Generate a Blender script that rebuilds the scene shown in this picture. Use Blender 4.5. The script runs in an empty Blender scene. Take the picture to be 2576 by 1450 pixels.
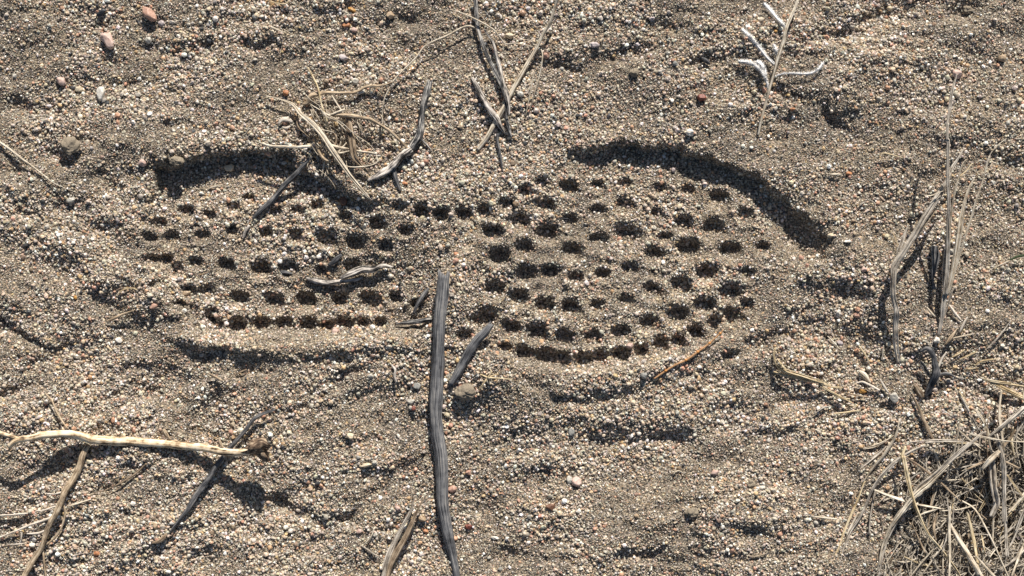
import bpy, math, random
import numpy as np
sc = bpy.context.scene
K = 0.0004                      # metres per photo pixel (1024 px wide frame = 0.41 m of sand)
LENS = 50.0
DPX = 1024 * LENS / 36.0        # camera height in px units
# ---------------------------------------------------------------- camera
cam = bpy.data.cameras.new("camera"); co = bpy.data.objects.new("camera", cam)
sc.collection.objects.link(co); sc.camera = co
cam.lens = LENS; cam.sensor_width = 36.0
co.location = (0, 0, DPX * K); co.rotation_euler = (0, 0, 0)
cam.clip_start = 0.01; cam.clip_end = 100
# ---------------------------------------------------------------- world + sun
EL = math.radians(31.0); AZ = math.radians(12.0)
w = bpy.data.worlds.new("World"); sc.world = w; w.use_nodes = True
nt = w.node_tree; bg = nt.nodes["Background"]
sky = nt.nodes.new("ShaderNodeTexSky"); sky.sky_type = 'NISHITA'; sky.sun_disc = False
sky.sun_elevation = EL; sky.sun_rotation = AZ
nt.links.new(sky.outputs[0], bg.inputs[0]); bg.inputs[1].default_value = 0.05
sl = bpy.data.lights.new("sun", 'SUN'); sl.energy = 5.0; sl.angle = math.radians(0.5); sl.color = (1.0, 0.945, 0.87)
so = bpy.data.objects.new("sun", sl); sc.collection.objects.link(so)
so.rotation_euler = (math.pi / 2 - EL, 0, -AZ + math.pi)
sc.view_settings.view_transform = 'Standard'; sc.view_settings.look = 'None'
sc.view_settings.gamma = 1.0; sc.view_settings.use_curve_mapping = False
sc.view_settings.exposure = 0.42
# ---------------------------------------------------------------- helpers
rng = np.random.default_rng(7)
def ss(t): t = np.clip(t, 0, 1); return t * t * (3 - 2 * t)
_lat = {}
def vn(x, y, seed):
    """smooth value noise, -1..1"""
    if seed not in _lat: _lat[seed] = np.random.default_rng(seed + 1000).uniform(-1, 1, (256, 256))
    L = _lat[seed]
    xi = np.floor(x).astype(int); yi = np.floor(y).astype(int)
    fx = ss(x - xi); fy = ss(y - yi)
    a = L[yi & 255, xi & 255]; b = L[yi & 255, (xi + 1) & 255]
    c = L[(yi + 1) & 255, xi & 255]; d = L[(yi + 1) & 255, (xi + 1) & 255]
    return (a * (1 - fx) + b * fx) * (1 - fy) + (c * (1 - fx) + d * fx) * fy
# photo reading frames: (origin x, origin y, factor) -> 1024 px coordinates
F = 0.10689
FR = {}
for ci, ox in enumerate((0, 250, 500, 749)):
    for ri, oy in enumerate((0, 140, 280, 421.25)):
        FR['%d%d' % (ci, ri)] = (ox, oy, F)
FR['W2'] = (500, 421.25, .18926); FR['W3'] = (749, 421.25, .18926)
FR['C'] = (800, 375, .2456); FR['S'] = (250, 50, .2014)
FR['A'] = (140, 140, .2809); FR['B'] = (460, 130, .3175)
FR['V'] = (0, 0, .39752); FR['P'] = (0, 0, 1.0)
def cv(fr, pts):
    ox, oy, f = FR[fr]
    return [(ox + p[0] * f, oy + p[1] * f) for p in pts]
# ---------------------------------------------------------------- relief raster (1 px)
X0, X1, Y0, Y1 = -220, 1244, -190, 766
gx, gy = np.meshgrid(np.arange(X0, X1 + 1, dtype=float), np.arange(Y0, Y1 + 1, dtype=float))
def seg_sd(poly, closed=True):
    P = np.array(poly); d = np.full(gx.shape, 1e9); inside = np.zeros(gx.shape, bool)
    n = len(P)
    for i in range(n if closed else n - 1):
        a = P[i]; b = P[(i + 1) % n]; ab = b - a
        t = np.clip(((gx - a[0]) * ab[0] + (gy - a[1]) * ab[1]) / (ab @ ab), 0, 1)
        d = np.minimum(d, np.hypot(gx - a[0] - t * ab[0], gy - a[1] - t * ab[1]))
        if closed and a[1] != b[1]:
            c = ((a[1] > gy) != (b[1] > gy)) & (gx < (b[0] - a[0]) * (gy - a[1]) / (b[1] - a[1]) + a[0])
            inside ^= c
    return np.where(inside, d, -d) if closed else d
heel = cv('A', [(60,95),(130,72),(200,58),(320,46),(430,36),(520,48),(575,95),(640,135),(720,180),(800,205),(900,222),(1000,228),(1100,236),(1230,235),
                (1240,320),(1120,400),(1080,520),(1060,640),(980,672),(850,695),(700,705),(500,705),(350,710),(240,700),(165,645),(95,560),(40,450),(20,330),(40,200)])
sole = cv('B', [(340,62),(400,52),(500,40),(600,45),(700,60),(800,88),(880,122),(950,150),(1005,198),(1065,250),(1115,298),(1165,345),
                (1150,400),(1075,440),(1020,500),(970,580),(900,632),(800,672),(700,706),(600,735),(500,752),(400,762),(300,757),(200,742),(120,705),(30,660),(20,560),(30,480),(30,350),(50,235),(140,200),(240,150),(300,105)])
Hm = np.zeros(gx.shape)
# wide undulations
Hm += 6.0 * vn(gx / 120, gy / 75, 1) + 4.2 * vn((gx + .5 * gy) / 52 + 9, gy / 30 + 3, 2)
wx = gx + 6 * vn(gx / 30, gy / 30, 3); wy = gy + 6 * vn(gx / 30 + 5, gy / 30, 4)
amp = 0.75 + 0.5 * vn(gx / 120, gy / 90, 14)
tx = wx + .25 * wy
Hm += amp * (2.1 * vn(tx / 22, wy / 12, 5) + 1.2 * vn(tx / 11 + 3, wy / 7.5, 6))
lm = ss((470 - gx) / 80) * ss((gy - 345) / 40)
Hm += lm * (3.4 * vn((gx * .87 - gy * .5) / 55, (gx * .5 + gy * .87) / 17, 65) + 1.5 * vn((gx * .87 - gy * .5) / 26, (gx * .5 + gy * .87) / 8, 66))
lm = ss((185 - gx) / 50) * ss((gy - 165) / 40) * ss((375 - gy) / 40)
Hm += lm * (3.4 * vn((gx * .85 + gy * .53) / 60, (gy * .85 - gx * .53) / 17, 67) + 1.5 * vn((gx * .85 + gy * .53) / 26, (gy * .85 - gx * .53) / 8, 68))
fine = 0.6 * vn(gx / 5.5, gy / 4.6, 7) + 0.3 * vn(gx / 2.9, gy / 2.6, 8)
Hm += fine
xf_h = 1 - ss((gx - 345) / 50); xf_s = ss((gx - 528) / 80)
for poly, dtop, dbot, ycut, xf in ((heel, 18.5, 8.0, (150, 225), xf_h), (sole, 14.0, 7.5, (140, 280), xf_s)):
    wob = 3.0 * vn(gx / 14, gy / 14, 9) + 2.4 * vn(gx / 7, gy / 7, 19)
    sd = seg_sd(poly) + wob
    t = ss((gy - ycut[0]) / (ycut[1] - ycut[0]))
    dep = (dtop * (1 - t) + dbot * t) * xf + (1 - xf) * dbot * .8 * ss((gy - 235) / 60)
    wall = (6.5 + 30 * (1 - xf)) * (1 - t) + 12.0 * t
    m = ss(sd / wall + .25)
    Hm -= dep * m
    # pushed-up rim outside
    rim = np.where(sd > -7, np.exp(-((sd + 7) / 8.0) ** 2), np.exp(-((sd + 7) / 30.0) ** 2)) * (1 - m)
    Hm += rim * (1.6 + 3.0 * t)
    # calm the pressed floor
    Hm += m * ((-.3) * fine - .55 * amp * (2.1 * vn(tx / 22, wy / 12, 5) + 1.2 * vn(tx / 11 + 3, wy / 7.5, 6)) - .5 * 4.2 * vn((gx + .5 * gy) / 52 + 9, gy / 30 + 3, 2))
# toe scoop and outer toe ridge
gwx = 5 * vn(gx / 17, gy / 17, 61) + 2.5 * vn(gx / 7, gy / 7, 62); gwy = 5 * vn(gx / 17, gy / 17, 63) + 2.5 * vn(gx / 7, gy / 7, 64)
def gauss(x, y, rx, ry, ang, h, fr='V', p=2.0):
    global Hm
    ox, oy, f = FR[fr]; x = ox + x * f; y = oy + y * f; rx *= f; ry *= f
    a = math.radians(ang); dx = gx + gwx - x; dy = gy + gwy - y
    u = (dx * math.cos(a) + dy * math.sin(a)) / rx; v = (-dx * math.sin(a) + dy * math.cos(a)) / ry
    Hm += h * np.exp(-(u * u + v * v) ** (p / 2))
gauss(1055, 330, 75, 42, 42, -7.5, 'B', 3.0)
gauss(2100, 760, 130, 120, 40, -5); gauss(2020, 800, 90, 90, 0, -3)
for x, y, r in ((2110,600,40),(2160,650,40),(2205,720,42),(2225,800,45),(2200,880,45)): gauss(x, y, r, r, 0, 3.2)
# the row ledge between pits (sun-facing rims) and the lit bank below the heel and the sole
for x in range(470, 1050, 60): gauss(x, 864 + 10 * math.sin(x / 90), 60, 20, 3, 3.8)
for x, y in ((1290,950),(1350,975),(1420,985),(1500,975),(1580,962),(1660,935),(1740,905),(1820,880)): gauss(x, y, 55, 20, 0, 2.0)
# stud pits
def pit(x, y, r, d, fr):
    ox, oy, f = FR[fr]; x = ox + x * f; y = oy + y * f; r *= f
    s = int(r * 2.6) + 3
    xi, yi = int(round(x)) - X0, int(round(y)) - Y0
    sl_ = (slice(yi - s, yi + s + 1), slice(xi - s, xi + s + 1))
    sx = gx[sl_]; sy = gy[sl_]
    wob = 1 + .09 * vn(sx / 6 + x, sy / 6, 10)
    a = .18 * math.sin(x * 3.1 + y); dx = (sx - x) * math.cos(a) + (sy - y) * math.sin(a); dy = (sy - y) * math.cos(a) - (sx - x) * math.sin(a)
    q = ((np.abs(dx) / r) ** 2.5 + (np.abs(dy) / (r * .88)) ** 2.5) ** (1 / 2.5) * wob
    tilt = 1 + .45 * np.clip(-dy / r, -1, 1)
    d *= .92 + .14 * math.sin(x * 12.7 + y * 4.1)
    Hm[sl_] -= d * tilt * ss((1.38 - q) / .8)
    Hm[sl_] += 1.5 * np.exp(-((q - 1.6) / .36) ** 2)
PA = [(160,258,24,4),(380,212,15,4),(625,240,23,5),(725,278,23,5.5),(845,300,26,6),(945,325,21,6),(875,380,22,5.5),(765,370,29,6.5),(665,355,29,6.5),(550,343,23,6),
 (445,330,18,5),(320,322,14,3.5),(105,352,26,4),(300,450,26,6),(425,462,29,7),(525,460,27,6),(120,465,25,3.5),(230,545,26,5.5),(350,572,29,7.5),(468,582,31,7.5),
 (585,578,31,7.5),(705,572,25,6),(815,580,33,7),(910,565,22,5),(925,240,15,4),(1000,258,23,6),(1070,270,23,6),(1155,270,25,6.5),(265,655,22,5),(345,665,27,6.5),
 (425,662,27,6.5),(510,664,28,6.5),(590,664,28,6.5),(660,667,22,6),(725,662,28,6.5),(790,658,22,6),(850,656,20,5),(130,590,16,4),(750,455,24,5),(30,350,16,4),
 (30,430,20,4),(985,590,18,4),(240,640,14,3),(640,470,18,3)]
PA += [(250,620,20,5),(170,540,22,5),(60,520,20,4),(85,430,22,4.5),(190,440,22,4.5),(215,345,20,4.5),(240,270,20,4),(330,240,20,4),(480,260,20,4.5),(560,255,20,4.5),(60,300,20,4)]
PB = [(345,185,24,7),(255,165,13,4),(200,195,16,4),(148,237,20,6),(268,238,23,6.5),(75,262,20,5.5),(185,290,29,8),(105,325,25,6.5),(272,328,28,7.5),(200,375,25,7),
 (125,402,27,7.5),(345,288,21,6),(350,388,28,7.5),(210,455,27,7),(282,452,24,6),(108,507,28,7.5),(185,532,26,7),(365,470,20,5),(450,458,20,6),(265,558,27,7.5),
 (347,565,26,7.5),(432,560,20,5.5),(522,545,22,5),(610,512,26,6),(535,440,22,4.5),(440,355,28,6),(525,345,40,6.5),(615,395,26,6.5),(648,345,20,4.5),(720,380,32,7),
 (707,295,26,7),(800,312,30,7),(855,385,28,7),(905,270,24,5),(820,220,28,6),(722,190,18,5),(635,185,18,4),(520,240,24,4.5),(435,260,22,4.5),(435,175,16,4),
 (520,170,18,4),(625,265,15,3.5),(778,455,30,7),(698,495,30,7),(685,585,28,6.5),(775,560,29,6.5),(855,515,30,7),(595,615,26,7),(505,640,24,6.5),(415,655,24,6.5),
 (328,657,26,7),(240,640,28,7),(160,628,27,8),(75,600,34,7),(15,652,22,6),(632,680,26,6.5),(690,670,20,6),(745,640,20,6),(805,610,23,7),(862,590,28,7),
 (905,555,20,5.5),(570,700,22,6),(505,712,24,6.5),(440,722,26,7),(385,728,24,7),(320,725,24,7),(265,718,26,7),(200,705,22,6),(140,690,18,5),(960,375,20,3.5),(910,455,20,4)]
for q in PA: pit(q[0], q[1], max(q[2] * 1.1, 21), max(q[3] * 1.28, 5.5), 'A')
for q in PB: pit(q[0], q[1], max(q[2] * 1.1, 19), max(q[3] * 1.12, 5), 'B')
# hollows elsewhere that lie in shade (V frame: x, y, half length, half width, angle, depth)
for q in [(1390,172,80,20,8,-6),(1500,160,70,18,-12,-4),(1600,128,70,22,-22,-7),(1690,68,60,26,-20,-6),(1770,155,40,22,10,-7),(2080,95,60,20,-15,-8),(2200,55,70,18,-22,-8),
 (2430,25,38,26,0,-9),(2290,20,50,18,-10,-5),(1820,175,40,20,0,-4),(525,112,22,24,0,-8),(60,272,90,26,4,-8),(160,405,40,24,0,-8),(20,425,50,26,10,-7),(270,458,30,26,10,-7),
 (270,600,70,26,20,-3),(55,850,70,12,28,-9),(130,905,60,14,-25,-5),(50,975,60,16,-20,-7),(190,905,30,14,20,-4),(545,895,60,20,5,-6),(840,900,55,18,-8,-6),(620,935,60,16,0,-5),
 (850,965,80,13,-30,-8),(330,930,60,16,0,-4),(420,1000,70,18,8,-5),(2520,410,60,22,5,-8),(2390,420,70,18,-10,-5),(1930,860,60,22,-15,-7),(1860,880,60,18,-12,-6),(1550,1115,110,16,-2,-3),
 (1700,1105,60,24,10,-6),(2150,740,40,22,10,-4),(2160,855,50,30,40,-6),(2110,1150,30,90,-25,-6),(2000,1010,70,20,-25,-5),(1340,965,50,16,25,-6),(1420,1005,70,14,10,-4),(640,1340,30,22,0,-9),
 (730,1278,80,18,14,-8),(865,1300,36,12,14,-8),(800,1315,30,16,14,-6),(500,1400,50,26,0,-7),(300,1165,60,20,-10,-3),(1290,1405,50,30,0,-7),(1750,1300,50,30,0,-6),(1930,1100,60,22,0,-5),
 (1230,1290,26,80,-6,-5),(1380,520,20,14,0,-2),(1300,700,14,14,0,-2),(1210,1060,20,90,-4,-3),(1780,1150,70,20,10,-4),(980,1330,60,14,-10,-4),(330,1290,50,16,-10,-4),(120,1180,70,20,-15,-4),
 (2330,560,50,18,-5,-4),(2480,620,60,18,0,-4),(2540,760,50,22,10,-5),(1600,1400,60,20,0,-5),(1900,1350,60,24,0,-5),(1960,230,50,18,20,-4),(2090,300,60,18,30,-5),(1960,340,40,16,0,-4),
 (700,240,70,16,12,-3),(440,310,80,16,12,-3),(900,60,60,16,0,-3),(640,110,50,14,0,-4),(1100,90,40,14,0,-4),(800,30,60,14,0,-3),(1060,1130,14,120,0,-2.5)]:
    gauss(*q[:5], q[5] * .85, p=2.3)
# small mounds
for q in [(1500,30,90,30,5,4),(2170,140,120,40,-15,4),(1450,110,90,26,-10,3.5),(560,780,90,24,8,2),(190,640,160,22,35,4),(1300,310,60,60,0,3),(900,820,60,16,0,2),(1500,1050,160,30,0,3),
 (1400,1170,120,26,5,4),(170,1060,180,26,3,3),(2350,850,80,60,0,3),(1760,1010,120,26,0,3),(2350,1000,120,60,0,2)]:
    gauss(*q)
# ground sunk under the dense straw clump to darken the gaps between blades
clump = cv('C', [(912,110),(860,120),(800,200),(700,260),(560,300),(470,360),(420,470),(380,600),(360,720),(330,900),(1200,900),(1200,110)])
csd = seg_sd(clump)
Hm -= 15 * ss(csd / 70)
def H(x, y):
    x = np.clip(np.asarray(x, float), X0, X1 - 1.001) - X0; y = np.clip(np.asarray(y, float), Y0, Y1 - 1.001) - Y0
    xi = x.astype(int); yi = y.astype(int); fx = x - xi; fy = y - yi
    return (Hm[yi, xi] * (1 - fx) + Hm[yi, xi + 1] * fx) * (1 - fy) + (Hm[yi + 1, xi] * (1 - fx) + Hm[yi + 1, xi + 1] * fx) * fy
def W(x, y, z):
    """photo px + height px -> metres, standing where the photo shows it"""
    x = np.asarray(x, float); y = np.asarray(y, float); z = np.asarray(z, float)
    s = (DPX - z) / DPX
    return np.stack([(x - 512) * K * s, (288 - y) * K * s, z * K], -1)
# ---------------------------------------------------------------- materials
def mat(name, rough=.8, spec=.3):
    m = bpy.data.materials.new(name); m.use_nodes = True
    b = m.node_tree.nodes["Principled BSDF"]; b.inputs["Roughness"].default_value = rough
    b.inputs["Specular IOR Level"].default_value = spec
    return m, m.node_tree, b
def N(nt_, t, **kw):
    n = nt_.nodes.new(t)
    for k, v in kw.items():
        if k in n.inputs: n.inputs[k].default_value = v
        else: setattr(n, k, v)
    return n
def ramp(nt_, cols):
    r = nt_.nodes.new("ShaderNodeValToRGB"); e = r.color_ramp.elements
    while len(e) < len(cols): e.new(.5)
    for i, (p, c) in enumerate(cols): e[i].position = p; e[i].color = (*c, 1)
    return r
def bump(nt_, b, src, strength, dist):
    bp = nt_.nodes.new("ShaderNodeBump"); bp.inputs["Strength"].default_value = strength; bp.inputs["Distance"].default_value = dist
    nt_.links.new(src, bp.inputs["Height"]); nt_.links.new(bp.outputs[0], b.inputs["Normal"])
# dark silt and fine sand between the grains, darkened further for shaded gaps
ms, t_, b = mat("fine_sand", .75, .3)
tc = N(t_, "ShaderNodeTexCoord")
v1 = N(t_, "ShaderNodeTexVoronoi", Scale=1900.0); n1 = N(t_, "ShaderNodeTexNoise", Scale=45.0, Detail=4.0)
for n in (v1, n1): t_.links.new(tc.outputs["Object"], n.inputs["Vector"])
sx = N(t_, "ShaderNodeSeparateColor"); t_.links.new(v1.outputs["Color"], sx.inputs[0])
r1 = ramp(t_, [(0, (.035, .032, .03)), (.25, (.10, .085, .068)), (.6, (.22, .18, .135)), (.9, (.36, .30, .22)), (1, (.55, .48, .4))])
t_.links.new(sx.outputs[0], r1.inputs[0])
r2 = ramp(t_, [(.35, (.8, .8, .82)), (.65, (1.1, 1.07, 1.0))]); t_.links.new(n1.outputs[0], r2.inputs[0])
mx = N(t_, "ShaderNodeMix", data_type='RGBA', blend_type='MULTIPLY'); mx.inputs[0].default_value = 1
t_.links.new(r1.outputs[0], mx.inputs[6]); t_.links.new(r2.outputs[0], mx.inputs[7]); t_.links.new(mx.outputs[2], b.inputs["Base Color"])
bump(t_, b, v1.outputs["Distance"], 1.0, -.0005)
# grains (each grain carries its own stone colour)
mg, t_, b = mat("sand_grain", .32, .5)
at = N(t_, "ShaderNodeAttribute", attribute_name="stone"); t_.links.new(at.outputs[0], b.inputs["Base Color"])
geo = N(t_, "ShaderNodeTexCoord"); nr = N(t_, "ShaderNodeTexNoise", Scale=2500.0); t_.links.new(geo.outputs["Object"], nr.inputs["Vector"])
rr = ramp(t_, [(.3, (.2, .2, .2)), (.7, (.6, .6, .6))]); t_.links.new(nr.outputs[0], rr.inputs[0]); t_.links.new(rr.outputs[0], b.inputs["Roughness"])
def stone_mat(name, c, c2=None, rough=.45, sc_=900):
    m, t, b = mat(name, rough, .45)
    c2 = c2 or tuple(v * .62 for v in c)
    tc = N(t, "ShaderNodeTexCoord"); n = N(t, "ShaderNodeTexNoise", Scale=float(sc_), Detail=5.0, Roughness=.65); t.links.new(tc.outputs["Object"], n.inputs["Vector"])
    r = ramp(t, [(.35, c2), (.58, c)]); t.links.new(n.outputs[0], r.inputs[0]); t.links.new(r.outputs[0], b.inputs["Base Color"])
    bump(t, b, n.outputs[0], .5, .0004); return m
def fibre_mat(name, cols, rough=.7, fs=22.0, ls=.05, bs=.8, ow=.3):
    """fibrous wood or straw: streaks run along the stem (UV u around, v = length in px)"""
    m, t, b = mat(name, rough, .3)
    uv = N(t, "ShaderNodeUVMap", uv_map="UVMap"); mp = N(t, "ShaderNodeMapping"); mp.inputs["Scale"].default_value = (fs, ls, 1)
    oi = N(t, "ShaderNodeTexCoord"); n2 = N(t, "ShaderNodeTexNoise", Scale=350.0, Detail=4.0); t.links.new(oi.outputs["Object"], n2.inputs["Vector"])
    t.links.new(uv.outputs[0], mp.inputs[0]); n = N(t, "ShaderNodeTexNoise", Scale=1.0, Detail=5.0, Roughness=.7); t.links.new(mp.outputs[0], n.inputs["Vector"])
    ad = N(t, "ShaderNodeMath", operation='MULTIPLY_ADD'); ad.inputs[1].default_value = ow; t.links.new(n2.outputs[0], ad.inputs[0])
    sb = N(t, "ShaderNodeMath", operation='SUBTRACT'); sb.inputs[1].default_value = ow / 2; t.links.new(n.outputs[0], sb.inputs[0]); t.links.new(sb.outputs[0], ad.inputs[2])
    r = ramp(t, cols); t.links.new(ad.outputs[0], r.inputs[0]); t.links.new(r.outputs[0], b.inputs["Base Color"])
    bump(t, b, n.outputs[0], bs, .0005); return m
M = {
 'grey': fibre_mat("grey_weathered_wood", [(.38, (.025, .025, .028)), (.45, (.1, .1, .105)), (.53, (.2, .2, .205)), (.66, (.42, .39, .35))], .75, 13, .02, 1.0, .22),
 'char': fibre_mat("charred_wood", [(.42, (.012, .012, .013)), (.49, (.07, .07, .072)), (.55, (.3, .285, .265)), (.63, (.7, .64, .56))], .7, 6, .04),
 'dark': fibre_mat("dark_wood", [(.36, (.018, .018, .02)), (.48, (.08, .08, .085)), (.6, (.24, .23, .22)), (.74, (.45, .41, .36))], .7, 7, .05),
 'split': fibre_mat("split_wood", [(.40, (.012, .011, .01)), (.45, (.09, .082, .075)), (.51, (.42, .37, .32)), (.62, (.85, .78, .7))], .7, 5, .04),
 'pale': fibre_mat("pale_bare_wood", [(.34, (.05, .035, .025)), (.41, (.33, .22, .12)), (.49, (.70, .54, .35)), (.64, (.88, .77, .59))], .6, 6, .03, .7, .6),
 'knob': fibre_mat("scorched_knob", [(.36, (.03, .022, .017)), (.52, (.18, .12, .08)), (.66, (.5, .4, .28))], .8, 5, .15),
 'root': fibre_mat("dry_root", [(.34, (.08, .055, .04)), (.45, (.34, .25, .16)), (.58, (.62, .49, .34)), (.76, (.78, .68, .54))], .75, 5, .08),
 'rootw': fibre_mat("white_rootlet", [(.32, (.35, .28, .2)), (.55, (.82, .73, .62))], .75, 5, .08),
 'straw': fibre_mat("dry_straw", [(.36, (.1, .07, .045)), (.44, (.46, .37, .26)), (.54, (.76, .67, .53)), (.7, (.92, .86, .76))], .45, 5, .03),
 'gold': fibre_mat("golden_straw", [(.36, (.14, .085, .04)), (.44, (.5, .37, .2)), (.55, (.8, .66, .43)), (.72, (.92, .84, .66))], .42, 5, .03),
 'ashy': fibre_mat("ashen_blade", [(.37, (.07, .055, .045)), (.45, (.33, .28, .22)), (.54, (.62, .55, .46)), (.7, (.88, .82, .73))], .5, 5, .03),
 'brown': fibre_mat("brown_straw", [(.36, (.06, .04, .028)), (.46, (.24, .17, .11)), (.58, (.5, .39, .27)), (.76, (.74, .62, .47))], .6, 5, .04),
 'shade_straw': fibre_mat("straw_gap_shade", [(.36, (.012, .01, .008)), (.5, (.07, .052, .036)), (.66, (.2, .16, .12))], .85, 5, .04),  # litter colour lowered to paint the shade between the clump's blades
 'green': fibre_mat("dark_green_blade", [(.35, (.015, .025, .01)), (.6, (.05, .075, .025))], .5, 5, .03),
 'wool': mat("white_plant_wool", .95, .1)[0],
 'orange': fibre_mat("rusty_stem", [(.3, (.2, .09, .04)), (.5, (.45, .25, .12)), (.7, (.62, .42, .26))], .5, 8, .05),
 'node': mat("amber_joint", .45, .4)[0],
 'clod': stone_mat("silt_clod", (.3, .25, .18), (.16, .13, .1), .9, 2500),
}
M['wool'].node_tree.nodes["Principled BSDF"].inputs["Base Color"].default_value = (.82, .81, .8, 1)
M['node'].node_tree.nodes["Principled BSDF"].inputs["Base Color"].default_value = (.5, .22, .06, 1)
# ---------------------------------------------------------------- mesh plumbing
def mesh_obj(name, V, Fc, m, parent=None, base=None, uv=None, smooth=True, ptype=None):
    """V: world metres; base: the thing's foot point"""
    V = np.asarray(V, float)
    if base is None:
        base = np.array([V[:, 0].mean(), V[:, 1].mean(), V[:, 2].min()])
    me = bpy.data.meshes.new(name); me.from_pydata((V - base).tolist(), [], [tuple(f) for f in Fc])
    if uv is not None:
        l = me.uv_layers.new(name="UVMap"); idx = np.zeros(len(me.loops), np.int32); me.loops.foreach_get("vertex_index", idx)
        l.data.foreach_set("uv", np.asarray(uv)[idx].ravel())
    if smooth: me.polygons.foreach_set("use_smooth", [True] * len(me.polygons))
    me.materials.append(m); me.update()
    o = bpy.data.objects.new(name, me); sc.collection.objects.link(o)
    if parent is not None: o.parent = parent
    else: o.location = base
    return o
def empty(name, base):
    o = bpy.data.objects.new(name, None); sc.collection.objects.link(o); o.location = base; o.empty_display_size = .01; return o
def tag(o, label, cat, group=None, kind=None):
    o["label"] = label; o["category"] = cat
    if group: o["group"] = group
    if kind: o["kind"] = kind
    return o
def catmull(P, R, L, step=1.3):
    P = np.asarray(P, float); R = np.asarray(R, float); L = np.asarray(L, float)
    A = np.column_stack([P, R, L]); A = np.vstack([2 * A[0] - A[1], A, 2 * A[-1] - A[-2]])
    out = []
    for i in range(1, len(A) - 2):
        n = max(2, int(np.hypot(*(A[i + 1, :2] - A[i, :2])) / step)); t = np.linspace(0, 1, n, endpoint=False)[:, None]
        a, b_, c, d = A[i - 1], A[i], A[i + 1], A[i + 2]
        out.append(.5 * ((2 * b_) + (c - a) * t + (2 * a - 5 * b_ + 4 * c - d) * t ** 2 + (3 * b_ - a - 3 * c + d) * t ** 3))
    out.append(A[-2:-1]); o = np.vstack(out); o[:, 2] = np.maximum(o[:, 2], .12); return o
def rest_z(x, y, r, lift, win=18):
    z = H(x, y); n = len(z)
    if n < 3: return z + r * .5 + lift
    w1 = min(win // 2, n // 2); zz = np.array([z[max(0, i - w1):i + w1 + 1].max() for i in range(n)])
    w2 = min(win, max(1, n // 2)); zz = np.array([zz[max(0, i - w2):i + w2 + 1].mean() for i in range(n)])
    return zz + r * .35 + lift - .3
class Buf:
    def __init__(s): s.V = []; s.F = []; s.U = []; s.n = 0
    def add(s, V, Fc, U):
        s.V.append(V); s.U.append(U); s.F += [tuple(i + s.n for i in f) for f in Fc]; s.n += len(V)
    def obj(s, name, m, parent=None, base=None, smooth=True):
        return mesh_obj(name, np.vstack(s.V), s.F, m, parent, base, np.vstack(s.U), smooth)
def tube(buf, ctrl, rad, lift=0, n=10, rough=.1, knots=.06, flat=1.0, step=1.3, seed=0, absz=None, twist=0, rz=None, torn=False):
    """a stem along px points; rad px; lift px above the resting height; flat<1 makes a blade"""
    m_ = len(ctrl)
    rad = [rad] * m_ if np.isscalar(rad) else np.interp(np.linspace(0, 1, m_), np.linspace(0, 1, len(rad)), rad)
    lift = [lift] * m_ if np.isscalar(lift) else np.interp(np.linspace(0, 1, m_), np.linspace(0, 1, len(lift)), lift)
    A = catmull(ctrl, rad, lift, step)
    x, y, r, l = A.T
    z = (rest_z(x, y, r, l) if rz is None else rz(x, y) + l) if absz is None else l + absz
    k = len(x); s = np.concatenate([[0], np.cumsum(np.hypot(np.diff(x), np.diff(y)))])
    C = W(x, y, z); T = np.gradient(C, axis=0); T /= np.linalg.norm(T, axis=1)[:, None] + 1e-12
    S = np.cross(T, [0, 0, 1.0]); S /= np.linalg.norm(S, axis=1)[:, None] + 1e-12; U = np.cross(S, T)
    th = np.linspace(0, 2 * np.pi, n, endpoint=False)[None, :] + np.zeros((k, 1))
    ph = (twist * s / 40.0 + seed)[:, None] * (1 if twist else 0)
    rr = r[:, None] * (1 + rough * vn(th * n / 7.0 + seed * 3.3, s[:, None] / 14 + th * 0, 30 + seed % 7) + knots * vn(s[:, None] / 5 + th * 0, th * .8 + seed, 40 + seed % 5))
    rr = rr * (1 + .07 * (n > 11) * vn(th * n / 3.0 + seed, s[:, None] / 70 + th * 0, 57))
    rr = rr * (1 + rough * .8 * vn(th * n / 3.0 + seed, s[:, None] / 30 + th * 0, 50 + seed % 3))
    a_ = rr * np.cos(th) * K; b_ = rr * np.sin(th) * flat * K
    a2 = a_ * np.cos(ph) - b_ * np.sin(ph); b2 = a_ * np.sin(ph) + b_ * np.cos(ph)
    V = C[:, None, :] + a2[..., None] * S[:, None, :] + b2[..., None] * U[:, None, :]
    if torn:
        rr_ = np.random.default_rng(seed + 5)
        V[0] += -T[0] * (rr_.uniform(0, 1.6, n)[:, None] * r[0] * K); V[-1] += T[-1] * (rr_.uniform(0, 1.6, n)[:, None] * r[-1] * K)
    V = V.reshape(-1, 3)
    Fc = [(i * n + j, i * n + (j + 1) % n, (i + 1) * n + (j + 1) % n, (i + 1) * n + j) for i in range(k - 1) for j in range(n)]
    Vc = np.vstack([V, C[0:1], C[-1:]]); c0 = len(V)
    Fc += [(c0, (j + 1) % n, j) for j in range(n)] + [(c0 + 1, (k - 1) * n + j, (k - 1) * n + (j + 1) % n) for j in range(n)]
    uu = np.abs(th / np.pi - 1); UV = np.stack([uu + seed * 1.7, s[:, None] + th * 0], -1).reshape(-1, 2)
    UV = np.vstack([UV, UV[:1], UV[-1:]])
    buf.add(Vc, Fc, UV); return C
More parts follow.
